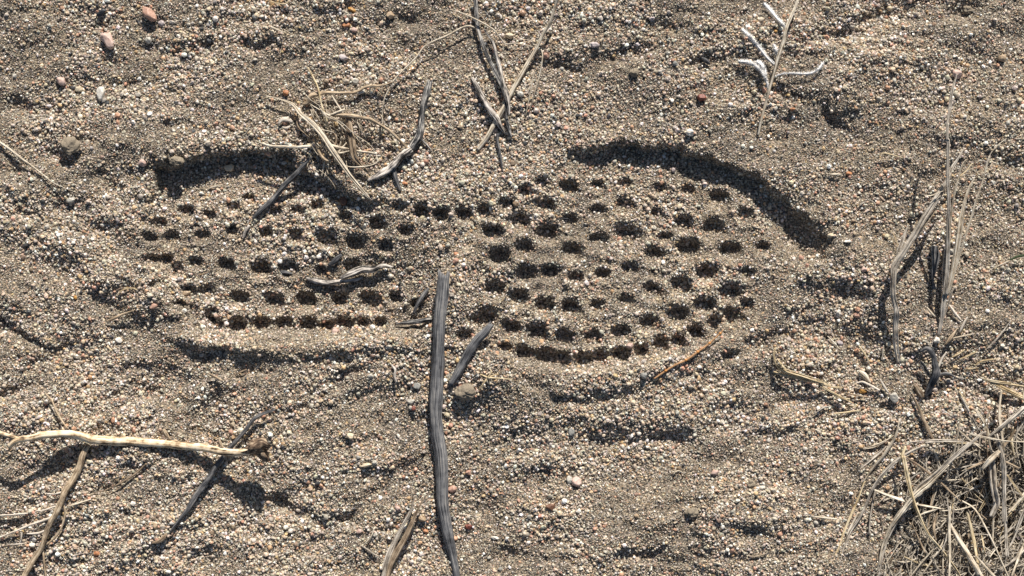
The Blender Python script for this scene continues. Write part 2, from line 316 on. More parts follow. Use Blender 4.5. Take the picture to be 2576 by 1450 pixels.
def bundle(buf, ctrl, rad, lift=0, k=5, r0=1.0, seed=0, n=6, flat=.6, absz=None, rz=None):
    """a straw split into fibres that wander round the same line"""
    m_ = len(ctrl); R = np.interp(np.linspace(0, 1, m_), np.linspace(0, 1, len(rad)), rad) if not np.isscalar(rad) else np.full(m_, rad)
    lf = np.interp(np.linspace(0, 1, m_), np.linspace(0, 1, len(lift)), lift) if not np.isscalar(lift) else np.full(m_, lift)
    g = np.random.default_rng(seed + 77); P = np.array(ctrl, float)
    T = np.gradient(P, axis=0); Nn = np.stack([-T[:, 1], T[:, 0]], -1); Nn /= np.linalg.norm(Nn, axis=1)[:, None] + 1e-9
    for i in range(k):
        off = g.uniform(-1, 1) + .25 * g.uniform(-1, 1, m_)
        a, b_ = sorted(g.uniform(0, 1, 2)); lo = 0 if g.random() < .7 else int(a * m_ * .4); hi = m_ if g.random() < .6 else max(lo + 2, int((.6 + .4 * b_) * m_))
        hi = max(hi, lo + 2); hi = min(hi, m_); lo = min(lo, hi - 2)
        Q = P + Nn * (off * R * .75)[:, None]
        tube(buf, Q[lo:hi], (np.maximum(R * g.uniform(.32, .62), .42) * r0)[lo:hi], (lf + g.uniform(0, .6) * R)[lo:hi], n, .15, .1, flat, 1.8, seed * 13 + i, absz, .6, rz)
def stick(name, label, cat, m, ctrl, rad, fr='P', group=None, lift=0, n=12, k=0, **kw):
    f = FR[fr][2] * (.84 if 'twig' in name or 'splinter' in name else 1); P = cv(fr, ctrl); R = np.asarray(rad, float) * f if not np.isscalar(rad) else rad * f
    bf = Buf()
    if k: bundle(bf, P, R, lift, k, seed=kw.get('seed', 1))
    else: tube(bf, P, R, lift, n, **kw)
    return tag(bf.obj(name, M[m]), label, cat, group)
# ---------------------------------------------------------------- ground sheet
def axis(a, b, st, far):
    out = list(np.arange(a, b + st * .5, st)); d = st
    lo, hi = out[0], out[-1]; L = []; R = []
    while hi < far: d *= 1.35; hi += d; lo -= d; R.append(hi); L.append(lo)
    return np.array(L[::-1] + out + R)
ax = axis(X0, X1, 1.6, 60000); ay = axis(Y0, Y1, 1.6, 60000)
mxx, myy = np.meshgrid(ax, ay)
fade = ss(np.minimum.reduce([mxx - X0, X1 - mxx, myy - Y0, Y1 - myy]) / 60)
Z = H(mxx, myy) * fade + (1 - fade) * 3 * vn(mxx / 60, myy / 40, 60)
V = W(mxx, myy, Z); V[..., 0] = (mxx - 512) * K; V[..., 1] = (288 - myy) * K   # ground keeps a regular grid
V = V.reshape(-1, 3).astype(np.float32)
ny, nx = mxx.shape; i0 = (np.arange(ny - 1)[:, None] * nx + np.arange(nx - 1)[None, :]).ravel()
quads = np.stack([i0, i0 + nx, i0 + nx + 1, i0 + 1], 1).astype(np.int32)
def big_mesh(name, V, loops, per, m, smooth=False, col=None):
    me = bpy.data.meshes.new(name); nf = len(loops) // per
    me.vertices.add(len(V)); me.vertices.foreach_set("co", V.ravel())
    me.loops.add(len(loops)); me.loops.foreach_set("vertex_index", loops)
    me.polygons.add(nf); me.polygons.foreach_set("loop_start", np.arange(0, len(loops), per, dtype=np.int32))
    me.polygons.foreach_set("use_smooth", np.full(nf, smooth))
    if col is not None:
        a = me.attributes.new("stone", 'FLOAT_COLOR', 'POINT'); a.data.foreach_set("color", col.ravel())
    me.materials.append(m); me.update(calc_edges=True)
    o = bpy.data.objects.new(name, me); sc.collection.objects.link(o); return o
ground = big_mesh("ground", V, quads.ravel(), 4, ms, True); ground["kind"] = "structure"; ground["label"] = "bare sand with a shoe print pressed into it"
del V, quads
def GW(x, y, z):
    return np.stack([(x - 512) * K, (288 - y) * K, z * K], -1)
# ---------------------------------------------------------------- sand grains
def ico(sub):
    t = (1 + 5 ** .5) / 2
    v = [(-1,t,0),(1,t,0),(-1,-t,0),(1,-t,0),(0,-1,t),(0,1,t),(0,-1,-t),(0,1,-t),(t,0,-1),(t,0,1),(-t,0,-1),(-t,0,1)]
    f = [(0,11,5),(0,5,1),(0,1,7),(0,7,10),(0,10,11),(1,5,9),(5,11,4),(11,10,2),(10,7,6),(7,1,8),(3,9,4),(3,4,2),(3,2,6),(3,6,8),(3,8,9),(4,9,5),(2,4,11),(6,2,10),(8,6,7),(9,8,1)]
    v = [np.array(p) / np.linalg.norm(p) for p in v]
    for _ in range(sub):
        c = {}; nf = []
        def mid(a, b):
            k = (min(a, b), max(a, b))
            if k not in c: p = v[a] + v[b]; v.append(p / np.linalg.norm(p)); c[k] = len(v) - 1
            return c[k]
        for a, b_, d in f:
            x, y, z = mid(a, b_), mid(b_, d), mid(d, a); nf += [(a, x, z), (b_, y, x), (d, z, y), (x, y, z)]
        f = nf
    return np.array(v), np.array(f)
OCT = (np.array([(1,0,0),(-1,0,0),(0,1,0),(0,-1,0),(0,0,1),(0,0,-1)], float), np.array([(0,2,4),(2,1,4),(1,3,4),(3,0,4),(2,0,5),(1,2,5),(3,1,5),(0,3,5)]))
PAL = np.array([(.54,.475,.385),(.60,.475,.345),(.53,.36,.20),(.53,.31,.21),(.84,.78,.70),(.065,.065,.065),(.26,.185,.13),(.42,.38,.325)])
PW = np.array([.33, .29, .05, .045, .08, .065, .05, .09])
def rotmat(n, g):
    q = g.normal(size=(n, 4)); q /= np.linalg.norm(q, axis=1)[:, None]; w_, x, y, z = q.T
    return np.stack([np.stack([1 - 2*(y*y+z*z), 2*(x*y-z*w_), 2*(x*z+y*w_)], -1), np.stack([2*(x*y+z*w_), 1-2*(x*x+z*z), 2*(y*z-x*w_)], -1), np.stack([2*(x*z-y*w_), 2*(y*z+x*w_), 1-2*(x*x+y*y)], -1)], 1)
def grains(name, n, r0, r1, prim, g, sink=.25, skew=1.6, pw=PW, label="", patchy=0):
    # two thirds inside the frame, the rest on the sand around it
    x = g.uniform(X0 + 5, X1 - 5, n); y = g.uniform(Y0 + 5, Y1 - 5, n)
    k = int(n * .62); x[:k] = g.uniform(-30, 1054, k); y[:k] = g.uniform(-30, 606, k)
    # coarse grains gather in patches, fines in others
    coarse = .5 + .5 * vn(x / 45 + 2, y / 35, 70)
    if patchy:
        ins = (x > 480) & (x < 790) & (y > 150) & (y < 355)
        keep = g.random(n) < (.45 + .8 * ss(coarse * 1.5 - .25)) * patchy * np.where(ins, .75, 1); x = x[keep]; y = y[keep]; coarse = coarse[keep]; n = len(x)
    r = r0 + (r1 - r0) * g.random(n) ** skew; r *= .78 + .42 * coarse
    v, f = prim; nv = len(v)
    S = np.stack([np.ones(n), g.uniform(.68, 1, n), g.uniform(.55, .95, n)], 1) * r[:, None]
    R = rotmat(n, g)
    base = v[None] * S[:, None, :] * g.uniform(.84, 1.16, (n, nv, 1))
    P = np.einsum('nij,nkj->nki', R, base)
    C = np.stack([x - 512, 288 - y, H(x, y) + r * (g.uniform(-.4, .75, n) - sink)], 1)
    V = ((P + C[:, None]) * K).reshape(-1, 3).astype(np.float32)
    L = (f[None] + (np.arange(n) * nv)[:, None, None]).ravel().astype(np.int32)
    c = PAL[g.choice(len(PAL), n, p=pw / pw.sum())] * g.uniform(.72, 1.2, (n, 1)) * g.uniform(.94, 1.06, (n, 3))
    col = np.concatenate([np.clip(c, 0, .9), np.ones((n, 1))], 1)
    col = np.repeat(col, nv, 0).astype(np.float32)
    o = big_mesh(name, V, L, 3, mg, False, col); o["kind"] = "stuff"; o["label"] = label; o["category"] = "sand"; return o
g = np.random.default_rng(11)
grains("fine_sand_grains", 400000, .5, 1.05, OCT, g, .15, 1.1, label="fine pale brown sand grains covering the ground")
grains("sand_grains", 165000, .88, 2.0, ico(0), g, .2, 1.8, patchy=.95, label="coarse tan, white and pinkish sand grains on the ground")
PW2 = np.array([.36, .24, .06, .10, .12, .02, .04, .06])
grains("coarse_sand_grains", 13000, 1.6, 2.9, ico(1), g, .15, 2.4, PW2, "scattered coarse quartz grains lying on the sand", .9)
# ---------------------------------------------------------------- pebbles
PC = {'pink': ((.52,.33,.25),(.36,.2,.14)), 'rose': ((.6,.45,.38),(.42,.27,.22)), 'white': ((.8,.76,.68),(.6,.54,.45)), 'cream': ((.68,.58,.42),(.5,.4,.27)), 'clear': ((.52,.49,.42),(.36,.33,.28)),
      'grey': ((.32,.31,.28),(.17,.17,.16)), 'dark': ((.05,.055,.06),(.02,.02,.025)), 'orange': ((.5,.24,.11),(.32,.13,.06)), 'red': ((.25,.08,.05),(.12,.035,.025)), 'tan': ((.48,.36,.24),(.3,.21,.13)),
      'amber': ((.5,.28,.08),(.3,.14,.03)), 'lilac': ((.55,.48,.46),(.38,.32,.31)), 'brown': ((.2,.1,.06),(.1,.05,.03))}
PM = {k: stone_mat("pebble_" + k, *v, rough=.35 if k == 'clear' else .5) for k, v in PC.items()}
ICO3 = ico(3); ICO4 = ico(4)
def pebble(label, c, fr, x, y, a, b, ang=0, h=None, lift=0, name="pebble", rough=.08, cuts=9, m=None, cat="pebble", group="pebbles lying on the sand", prim=None, seed=None):
    (px, py), = cv(fr, [(x, y)]); f = FR[fr][2]; a *= f; b *= f; h = (h * f if h else (a + b) * .38)
    sd_ = seed if seed is not None else int(px * 7 + py * 13); gg = np.random.default_rng(sd_)
    v, fc = prim or ICO3; v = v.copy()
    for _ in range(cuts):
        n_ = gg.normal(size=3); n_ /= np.linalg.norm(n_); d = gg.uniform(.62, .9); q = v @ n_
        v -= np.maximum(q - d, 0)[:, None] * n_ * .9
    nz = vn(v[:, 0] * 2 + sd_, v[:, 1] * 2 + v[:, 2] * 1.3, 80) + .5 * vn(v[:, 0] * 5, v[:, 2] * 5 + v[:, 1] * 4 + sd_, 81)
    v *= (1 + rough * nz)[:, None]
    v /= np.abs(v).max(0)
    t = math.radians(-ang); xx = v[:, 0] * a; yy = v[:, 1] * b
    P = np.stack([xx * math.cos(t) - yy * math.sin(t), xx * math.sin(t) + yy * math.cos(t), v[:, 2] * h], 1) * K
    z = float(H(px, py)) + h * .55 + lift
    c0 = W(px, py, z); o = mesh_obj(name, P + c0, fc, m or PM[c], smooth=True)
    return tag(o, label, cat, group)
PEB = [
 ("long pink pebble beside a small white one near the top left corner",'pink','00',1400,140,92,50,52),
 ("pink and cream pebble casting a long dark shadow at upper left",'rose','00',1010,380,88,58,55,70),
 ("small grey-white pebble at the end of the long pink pebble",'lilac','00',1510,218,36,30,0),
 ("chalky white pebble, lumpy and upright, in the left upper sand",'white','00',945,882,72,40,88,48),
 ("pinkish white pebble left of the chalky white one",'rose','00',575,762,52,40,20),
 ("cream oval pebble just left of the chalky white one",'cream','00',740,835,42,26,-12),
 ("dark slate chip near the top left corner",'dark','00',950,120,60,26,-38,28),
 ("small black stone between two lit patches in the upper left",'dark','00',1960,375,42,30,70),
 ("glassy quartz pebble right of the pink and cream pebble",'clear','00',1385,378,36,34,0),
 ("cream oval pebble under the thin curved stem at the top centre",'cream','10',2430,335,46,30,8),
 ("pale lilac quartz pebble on the open sand above the grass tuft",'lilac','10',870,538,46,30,10),
 ("rounded grey-white pebble left of the grass tuft's top sand",'grey','10',45,158,30,26,0),
 ("rough orange-pink pebble near the top edge",'tan','10',1310,140,42,36,0),
 ("yellow honey pebble near the top edge",'amber','10',955,95,44,22,30),
 ("flat pink-orange pebble below the yellow honey one",'orange','10',900,238,40,24,-10),
 ("pale rose pebble under the flat pink-orange one",'rose','10',975,282,34,28,0),
 ("round orange pebble just above the pale thin root of the tuft",'orange','10',335,870,32,28,0),
 ("clear rounded quartz pebble above the tuft's long bent stem",'clear','10',990,765,34,30,0),
 ("white flake pebble touching the bent stem of the tuft",'white','10',1040,860,40,24,-25),
 ("pink pyramid pebble right of the straw reed",'pink','20',430,520,34,30,0,34),
 ("broad pale quartz pebble on the crest in the top centre right",'lilac','20',880,420,52,28,5),
 ("dark red pebble with a long shadow below it",'red','20',1888,912,44,38,20,44),
 ("white lumpy pebble above the sole's front rim",'white','20',1775,1238,44,36,20,38),
 ("greyish lilac pebble in the upper right centre",'lilac','20',1420,175,34,20,-20),
 ("quartz pebble with a red underside beside the two thin straws",'clear','20',190,882,36,32,0),
 ("grey round pebble in the shaded hollow at upper right",'grey','20',1640,592,28,26,0),
 ("pinkish tan pebble at the tip of the tall upright blade",'rose','30',1950,692,54,46,10,40),
 ("tan block of stone near the right edge, high up",'tan','30',2368,545,40,38,10,42),
 ("tiny orange pebble between the white woolly leaves",'amber','30',250,293,17,15,0),
 ("small orange oval pebble right of the woolly plant's foot",'orange','30',405,1020,30,18,0),
 ("reddish brown pebble in the shade under the tuft's long straw",'brown','11',870,572,48,42,80),
 ("white oval pebble in the heel shadow under the tuft",'white','11',318,215,30,20,0),
 ("small cream pebble next to the white oval one in the heel shadow",'cream','11',370,218,18,16,0),
 ("cream pebble sitting alone in the deep heel shadow",'cream','01',2142,262,52,40,-20,38),
 ("pinkish pebble at the left end of the heel shadow",'rose','01',1330,215,42,36,20),
 ("small white pebble on the sand left of the heel",'white','01',960,795,26,20,0),
 ("pale yellow pebble left of the heel on the slope",'clear','01',668,562,48,28,-15),
 ("small white pebble far left, level with the heel",'white','01',685,962,24,18,0),
 ("upper orange-pink chip of the pair in the arch of the print",'orange','11',1925,1070,26,26,0),
 ("lower orange-pink chip of the pair in the arch of the print",'pink','11',1925,1128,34,24,-25),
 ("white pebble right of the charred forked twig",'white','11',1555,248,22,30,0),
 ("orange chip at the foot of the charred forked twig",'orange','11',1450,405,28,20,10),
 ("pinkish white pebble in the bottom row of heel pits",'rose','12',798,478,36,28,-20,30),
 ("clear round pebble left of the big grey stick",'clear','12',1510,1135,40,32,0),
 ("brownish clear pebble above the clear round one, left of the stick",'grey','12',1562,995,42,34,0),
 ("red-brown chip just below the clear round pebble",'red','12',1525,1200,28,26,0),
 ("clear pebble in the shaded sand below the heel",'clear','12',1128,897,28,24,0),
 ("flat grey-green stone below the sole, left of the rusty stem",'grey','22',1352,895,42,34,20),
 ("cream pebble at the lower end of the rusty stem",'cream','22',1455,925,30,22,-20),
 ("white bean-like pebble right of the rusty stem",'white','22',1865,815,27,18,-15),
 ("pinkish white pebble in the lower sole rim",'rose','22',1215,612,36,28,0),
 ("large clear egg of quartz under the right-hand straws",'clear','32',1358,1098,58,42,62),
 ("white pebble at the foot of the tall blades",'white','32',1755,565,32,30,0),
 ("amber quartz pebble left of the large clear egg",'amber','32',1065,1038,40,24,0),
 ("pinkish tan pebble left of the standing straw",'pink','32',1008,330,34,28,0),
 ("upright white pebble left of the standing straw",'white','32',838,305,30,24,80),
 ("greyish rose pebble below the white upright one",'lilac','32',852,590,32,28,0),
 ("orange pebble by the small straw scrap right of the sole",'orange','31',935,315,30,24,10),
 ("rose pebble on the toe ridge of the print",'rose','31',1075,1210,30,26,0),
 ("tan striped oval pebble under the toe shadow",'tan','31',592,1100,36,20,-15),
 ("small pink pebble under the toe shadow",'pink','31',490,1105,26,24,0),
 ("thin white pebble on the slope right of the toe shadow",'white','31',920,950,40,15,0),
 ("yellowish clear pebble at the tip of the toe shadow",'cream','31',762,892,34,24,10),
 ("heart-shaped pinkish white pebble in the lower centre right",'rose','W2',405,322,32,28,70,22),
 ("two-toned dark plum pebble below the heart-shaped one",'brown','W2',268,455,28,20,0),
 ("quartz pebble tucked against the heart-shaped one",'clear','W2',370,312,20,22,0),
 ("small bright white chip below and right of the plum pebble",'white','W2',415,475,15,14,0),
 ("dark grey pebble in the lower centre right",'grey','W2',378,58,18,22,0),
 ("tall pinkish white pebble in the lower right sand",'rose','W2',1135,272,15,22,80),
 ("round tan pebble in the lower right sand",'tan','W2',720,500,14,14,0),
 ("greyish tan block right of the dry grass bundle",'tan','13',1610,912,42,30,40,34),
 ("long white pebble right of the big stick's lower end",'white','13',2295,1092,42,16,8),
 ("red lumpy pebble right of the big stick's lower end",'red','13',2045,990,38,28,10),
 ("brownish pink shell-like pebble touching the big stick",'pink','13',1888,640,50,34,-20),
 ("heart-shaped cream pebble right of the pale bare branch",'cream','13',940,140,38,32,10,30),
 ("pinkish lilac pebble left of the dry grass bundle",'rose','13',1020,1030,32,24,-20),
 ("orange oval pebble between the grass bundle and the big stick",'orange','13',1645,1030,27,22,20),
 ("round clear pebble under the small curved straw",'clear','13',1175,1060,28,28,0),
 ("pale pink block pebble above the grass bundle",'rose','13',1385,815,38,24,40),
 ("flat cream pebble in the sand below the heel, left of the stick",'cream','13',1085,412,55,22,-5),
 ("glassy pebble next to the flat cream one",'clear','13',1165,390,28,26,0),
 ("pink-orange pebble right of the big stick's middle",'pink','13',2045,482,32,24,-20),
 ("white rounded pebble near the branching root",'white','03',302,1158,32,22,15),
 ("bright orange pebble in the lower left sand",'orange','03',905,1240,30,26,0),
 ("white round pebble between root and dark twig",'white','03',1245,770,27,24,0),
 ("white chip against the lower end of the dark twig",'white','03',1608,950,24,22,0),
 ("tan upright pebble left of the dark twig",'tan','03',1452,982,38,24,75),
 ("dark pink chip above the knob of the pale branch",'pink','03',2165,105,32,24,60),
 ("amber bead of a pebble at the far left, mid height",'amber','02',703,165,23,22,0),
 ("white rounded pebble on the lower left slope",'white','02',1112,562,36,28,20),
 ("pink wedge-shaped pebble left of the heel's lower rim",'pink','02',1438,248,40,28,-30),
 ("flat greyish tan pebble at the left rim of the heel",'tan','02',1742,125,44,30,0),
 ("two-tone white pebble in the lower left bank",'white','02',1725,288,24,22,0)]
for q in PEB: pebble(*q)
# clods of silt
for lb, fr, x, y, a, b, hh in [("big brown clod of silt at the left above a dark hollow",'00',655,1365,100,92,60),("crumbly clod of silt right of the big grey stick",'12',2020,1045,110,85,60),
    ("small clod of silt in the upper right centre",'20',1260,680,52,48,40),("grey clod of silt in the lower right sand",'W2',1015,482,38,28,20),("round clod of silt near the right side of the lower sand",'W2',1322,330,28,26,18),
    ("lumpy clod at the edge of the heel shadow",'01',1650,200,75,50,45),("blackish clod in the top right corner",'30',2040,95,60,45,40)]:
    o = pebble(lb, None, fr, x, y, a, b, 0, hh, -.5, "silt_clod", .22, 3, M['clod'], "clod", "clods of silt on the sand", ICO4)
# ---------------------------------------------------------------- sticks and twigs
e = stick("stick", "thick grey weathered stick standing out vertically below the print's arch", "stick", 'grey',
    cv('12', [(1812,-20),(1800,150),(1778,350),(1768,550),(1762,750),(1752,900),(1742,1100),(1738,1250),(1750,1400)]) +
    cv('13', [(1760,150),(1785,300),(1795,500),(1795,650),(1800,780),(1822,900),(1850,1050),(1880,1180),(1905,1300),(1935,1450),(1965,1600)]),
    [5.6,6.4,5.9,5.5,6.1,6.0,6.8,6.5,5.8,6.4,6.0,6.2,5.8,6.1,6.1,5.7,5.3,4.7,4.0,3.4,2.6], lift=[3.5,3,3,3,3,3,3,3,3,3,3,3,3,2.5,2,1,0,-1,-2], n=36, rough=.07, knots=.02, seed=3, torn=True)
bf = Buf()
for i, (dx, ln, rr) in enumerate([(-3.5,3,1.3),(-1,4.5,1.2),(1.5,6,1.6),(3.8,7,1.5),(5.2,5,1.2)]):
    x0, y0 = cv('12', [(1812, 0)])[0]; tube(bf, [(x0 + dx, y0 + 4), (x0 + dx * 1.02, y0), (x0 + dx * 1.05, y0 - ln)], [rr, rr, rr * .35], 5.5, 7, .2, .1, .7, .8, i, rz=lambda x, y: H(x, y) * 0 + float(H(x0, y0 + 8)) + 1)
bo = Buf.obj(bf, "broken_end", M['root'], e, np.array(e.location)); bo["label"] = "tan splintered broken end"
stick("twig", "short grey twig lying slantwise right of the big stick", "twig", 'grey', [(2245,430),(2200,485),(2130,560),(2060,655),(2000,760),(1950,860),(1885,965)], [30,46,50,50,48,44,36], '12', "loose twigs on the print", [4,3,2,1.5,1,1,0], 26, rough=.1, seed=5, torn=True)
stick("twig", "thin grey twig just left of the big stick's broken end", "twig", 'dark', [(1675,75),(1620,150),(1570,230),(1525,315)], [14,24,22,14], '12', "loose twigs on the print", 3, 12, rough=.2, seed=6)
stick("twig", "short charred twig lying level against the big stick", "twig", 'char', [(1370,410),(1430,402),(1500,395),(1570,388),(1650,372),(1705,368)], [10,18,24,26,22,16], '12', "loose twigs on the print", 2, 12, rough=.3, seed=7)
e = stick("twig", "long grey-black twig crossing the heel shadow and the heel", "twig", 'dark', [(580,155),(500,240),(440,310),(350,400),(270,490),(180,590),(100,660),(25,735)], [12,24,26,30,30,30,28,14], '11', "loose twigs on the print", [2,3,4,4,3,3,3,2], 16, rough=.2, seed=8)
stick("twig", "small bent twig end below the long grey-black twig", "twig", 'split', [(2335,798),(2295,855),(2278,930)], [16,17,8], '01', "loose twigs on the print", 2, 10, rough=.2, seed=9)
e = stick("driftwood_splinter", "upper split grey splinter lying across the heel", "splinter", 'split', [(850,1292),(900,1275),(960,1250),(1060,1212),(1150,1215),(1240,1180),(1340,1190)], [16,26,32,30,26,20,5], '11', "split splinters in the heel", 4, 18, rough=.35, seed=10)
stick("driftwood_splinter", "lower split grey splinter, paler, under the upper one", "splinter", 'split', [(525,1288),(600,1312),(720,1338),(860,1325),(980,1310),(1060,1285)], [8,26,28,22,18,7], '11', "split splinters in the heel", 2, 16, rough=.35, seed=11)
stick("wood_chip", "short dark wood chip between the heel's pit rows", "chip", 'dark', [(858,1072),(800,1120),(735,1172)], [12,24,12], '11', None, 2.5, 12, rough=.2, seed=12)
stick("wood_chip", "black sliver of wood in a heel pit left of the splinters", "chip", 'dark', [(280,1235),(340,1240),(400,1252)], [12,18,8], '11', None, 1, 10, rough=.2, seed=13)
stick("wood_chip", "small curled grey splinter left of the big stick", "chip", 'split', [(1325,790),(1360,840),(1352,900),(1372,960)], [8,13,15,12], '12', None, 2, 10, rough=.3, seed=14)
# charred forked twig with a branch and spur
fk = [(890,160),(878,210),(862,270),(853,340),(846,400),(836,440),(800,490),(760,520),(725,555),(690,590),(640,622),(585,648)]
P = cv('S', fk); x0, y0 = P[5]; base = W(x0, y0, H(x0, y0) - 1)
e = empty("forked_twig", base); tag(e, "charred forked twig right of the dry tuft, its lower end ashen white", "twig")
b1 = Buf(); tube(b1, P[:7], np.array([13,19,17,17,18,19,18]) * .2014, 3, 16, .3, .12, seed=15, torn=True); b1.obj("stem", M['char'], e, base)
b1 = Buf(); tube(b1, P[6:], np.array([18,19,20,19,16,5]) * .2014, 3, 16, .35, .15, seed=16); o = b1.obj("stem", M['split'], e, base); o["label"] = "ashen white cracked lower stem"
b1 = Buf(); tube(b1, cv('S', [(712,585),(725,640),(748,702)]), np.array([10,11,6]) * .2014, 2, 10, .2, seed=17); b1.obj("branch", M['dark'], e, base)
b1 = Buf(); tube(b1, cv('S', [(850,440),(868,462),(885,480),(905,505)]), np.array([6,6,5,2]) * .2014, 2, 8, .2, seed=18); b1.obj("branch", M['char'], e, base)
# top centre woody stems
stick("woody_twig", "flat dark strap-like stem coming in from the top edge", "stem", 'char', [(2105,-60),(2120,150),(2140,280),(2180,420),(2240,560),(2300,680),(2350,800),(2385,900),(2395,1000),(2405,1120)], [26,24,20,20,20,20,20,18,14,10], '10', "woody stems at the top centre", [8,6,6,6,6,5,5,4,4,3], 14, rough=.2, flat=.5, seed=20)
stick("woody_twig", "grey split woody stem beside the dark strap-like one", "stem", 'split', [(2190,270),(2230,330),(2275,400),(2310,520),(2340,650),(2372,800),(2402,900),(2422,1000),(2425,1080)], [6,12,17,21,24,28,27,20,8], '10', "woody stems at the top centre", 5, 16, rough=.3, seed=21)
stick("woody_twig", "grey cracked stem slanting down to the woody stems' meeting point", "stem", 'split', [(2080,735),(2140,850),(2190,940),(2250,1040),(2310,1120),(2350,1190),(2385,1245)], [14,26,28,32,34,26,8], '10', "woody stems at the top centre", [1,3,4,4,3,2,1], 18, rough=.3, seed=22, torn=True)
stick("woody_twig", "short grey stub where the woody stems meet", "stem", 'char', [(2395,1090),(2415,1170),(2430,1230),(2450,1285)], [16,24,22,8], '10', "woody stems at the top centre", 3, 12, rough=.3, seed=23)
stick("woody_twig", "thin dark stem end pointing down below the woody stems", "stem", 'dark', [(2315,-60),(2315,0),(2330,80),(2350,180),(2365,295)], [18,17,15,13,6], '11', "woody stems at the top centre", 2, 10, rough=.25, seed=24)
# straws near the top centre
stick("straw_reed", "long pale reed slanting down from the top edge", "reed", 'straw', cv('20', [(555,-60),(520,50),(470,200),(400,330),(330,470),(260,590),(180,730),(100,880),(30,1010)]) + cv('10', [(2290,1150),(2220,1280),(2130,1400)]),
      [1.4,1.5,1.6,1.7,1.8,2.0,2.2,2.3,2.4,2.4,2.3,2.1], lift=[22,17,13,9,6,4,3,2,1,1,1,0], n=12, rough=.05, seed=25)
stick("thin_straw", "left of two fine straws hanging right of the reed", "straw", 'straw', [(318,665),(285,850),(240,1085)], [5,8,4], '20', "fine straws by the reed", [8,5,2], 6, seed=26)
stick("thin_straw", "right of two fine straws, bent, hanging right of the reed", "straw", 'straw', [(385,460),(398,530),(370,700),(320,880),(275,1035)], [4,6,7,6,3], '20', "fine straws by the reed", [9,10,7,4,1], 6, seed=27)
stick("arching_twig", "thin kinked stem arching over the woody stems at the top", "stem", 'straw', [(1870,88),(2000,130),(2150,200),(2280,280),(2340,350),(2390,410),(2480,405),(2573,420),(2650,440)], [4,7,9,9,8,8,7,5,3], '10', None, [3,5,12,9,6,3,5,4,1], 8, seed=28)
# long bent stem joined to a thick root and a hanging thread
Pm = cv('10', [(2110,262),(2050,245),(1980,260),(1850,330),(1650,420),(1550,540),(1430,660),(1330,770)])
x0, y0 = Pm[-1]; base = W(x0, y0, H(x0, y0)); e = empty("bent_twig", base); tag(e, "long thin bent stem running from the woody stems to the dry tuft", "stem")
b1 = Buf(); tube(b1, Pm, np.array([9,10,9,8,8,7,7,9]) * F, [6,6,7,8,9,9,8,6], 8, seed=29); b1.obj("stem", M['straw'], e, base)
b1 = Buf(); tube(b1, cv('10', [(1330,770),(1240,800),(1100,810),(1030,840),(960,870),(850,870),(720,870),(640,880),(570,900),(540,960),(495,970)]), np.array([9,12,12,12,13,13,16,20,24,22,10]) * F, [6,6,6,6,6,6,7,7,6,4,2], 10, .15, .2, seed=30); o = b1.obj("root", M['root'], e, base); o["label"] = "thicker brown root with small knobs"
b1 = Buf(); tube(b1, cv('10', [(1330,770),(1280,870),(1250,950),(1235,1100),(1235,1170),(1210,1270),(1140,1350)]), np.array([5,5,5,5,4,4,3]) * F, [6,6,6,5,5,4,3], 6, seed=31); b1.obj("tendril", M['straw'], e, base)
# ---------------------------------------------------------------- dry tuft upper left
x0, y0 = cv('S', [(400, 480)])[0]; base = W(x0, y0, H(x0, y0) - 2)
tf = empty("dry_grass_tuft", base); tag(tf, "tangled tuft of dry straw and roots on the upper rim of the heel print", "grass tuft")
SP = [('straw',[(80,228),(150,245),(210,270),(250,320),(310,370),(360,430),(400,490),(440,550),(490,620),(540,680),(592,740)],[2,3,6,10,13,14,14,12,10,9,6],[2,4,6,9,10,11,12,12,12,11,10],7,'straw'),
 ('root',[(405,330),(440,322),(480,325),(540,335),(600,345),(660,380),(710,415),(750,455),(792,497)],[5,7,9,7,9,6,7,6,8],[9,10,10,9,8,8,7,6,5],0,'root'),
 ('brown',[(488,330),(495,400),(510,470),(520,530),(560,580),(598,622)],[12,16,16,13,7,5],[8,8,8,8,7,5],8,'straw'),
 ('gold',[(285,85),(310,130),(338,192),(355,270),(378,335),(392,400)],[3,5,6,5,5,3],[12,11,10,8,7,6],0,'straw'),
 ('straw',[(408,225),(430,260),(462,310),(485,350)],[6,7,6,4],[6,7,8,8],3,'straw'),
 ('straw',[(45,462),(110,478),(200,483),(300,480)],[4,7,7,6],[4,6,7,8],0,'root'),
 ('straw',[(400,470),(430,482),(500,495),(560,505),(630,515)],[5,8,7,7,9],[10,11,10,9,8],0,'root'),
 ('root',[(320,430),(345,510),(375,545),(405,550)],[8,8,9,10],[5,6,7,8],0,'root'),
 ('straw',[(300,270),(380,320),(450,360),(520,420),(580,460),(620,500)],[3,5,5,4,3,2],[10,12,12,12,11,9],3,'straw'),
 ('straw',[(425,560),(470,575),(520,582),(590,575),(632,555),(628,520)],[2,3,3,3,3,2],[10,11,11,11,11,10],0,'straw'),
 ('straw',[(378,500),(370,560),(355,628)],[4,5,4],[6,5,3],0,'straw'),
 ('straw',[(472,296),(400,322),(380,330)],[6,6,4],[12,11,10],0,'straw'),
 ('brown',[(240,300),(235,370),(280,420),(320,440)],[5,7,7,6],[3,4,4,4],4,'straw'),
 ('straw',[(350,290),(385,330),(430,350),(480,400)],[4,5,5,3],[13,13,13,12],2,'straw'),
 ('brown',[(410,400),(430,440),(415,500)],[4,5,3],[9,10,9],0,'straw'),
 ('straw',[(480,460),(440,510),(500,500)],[3,5,3],[12,12,12],0,'straw')]
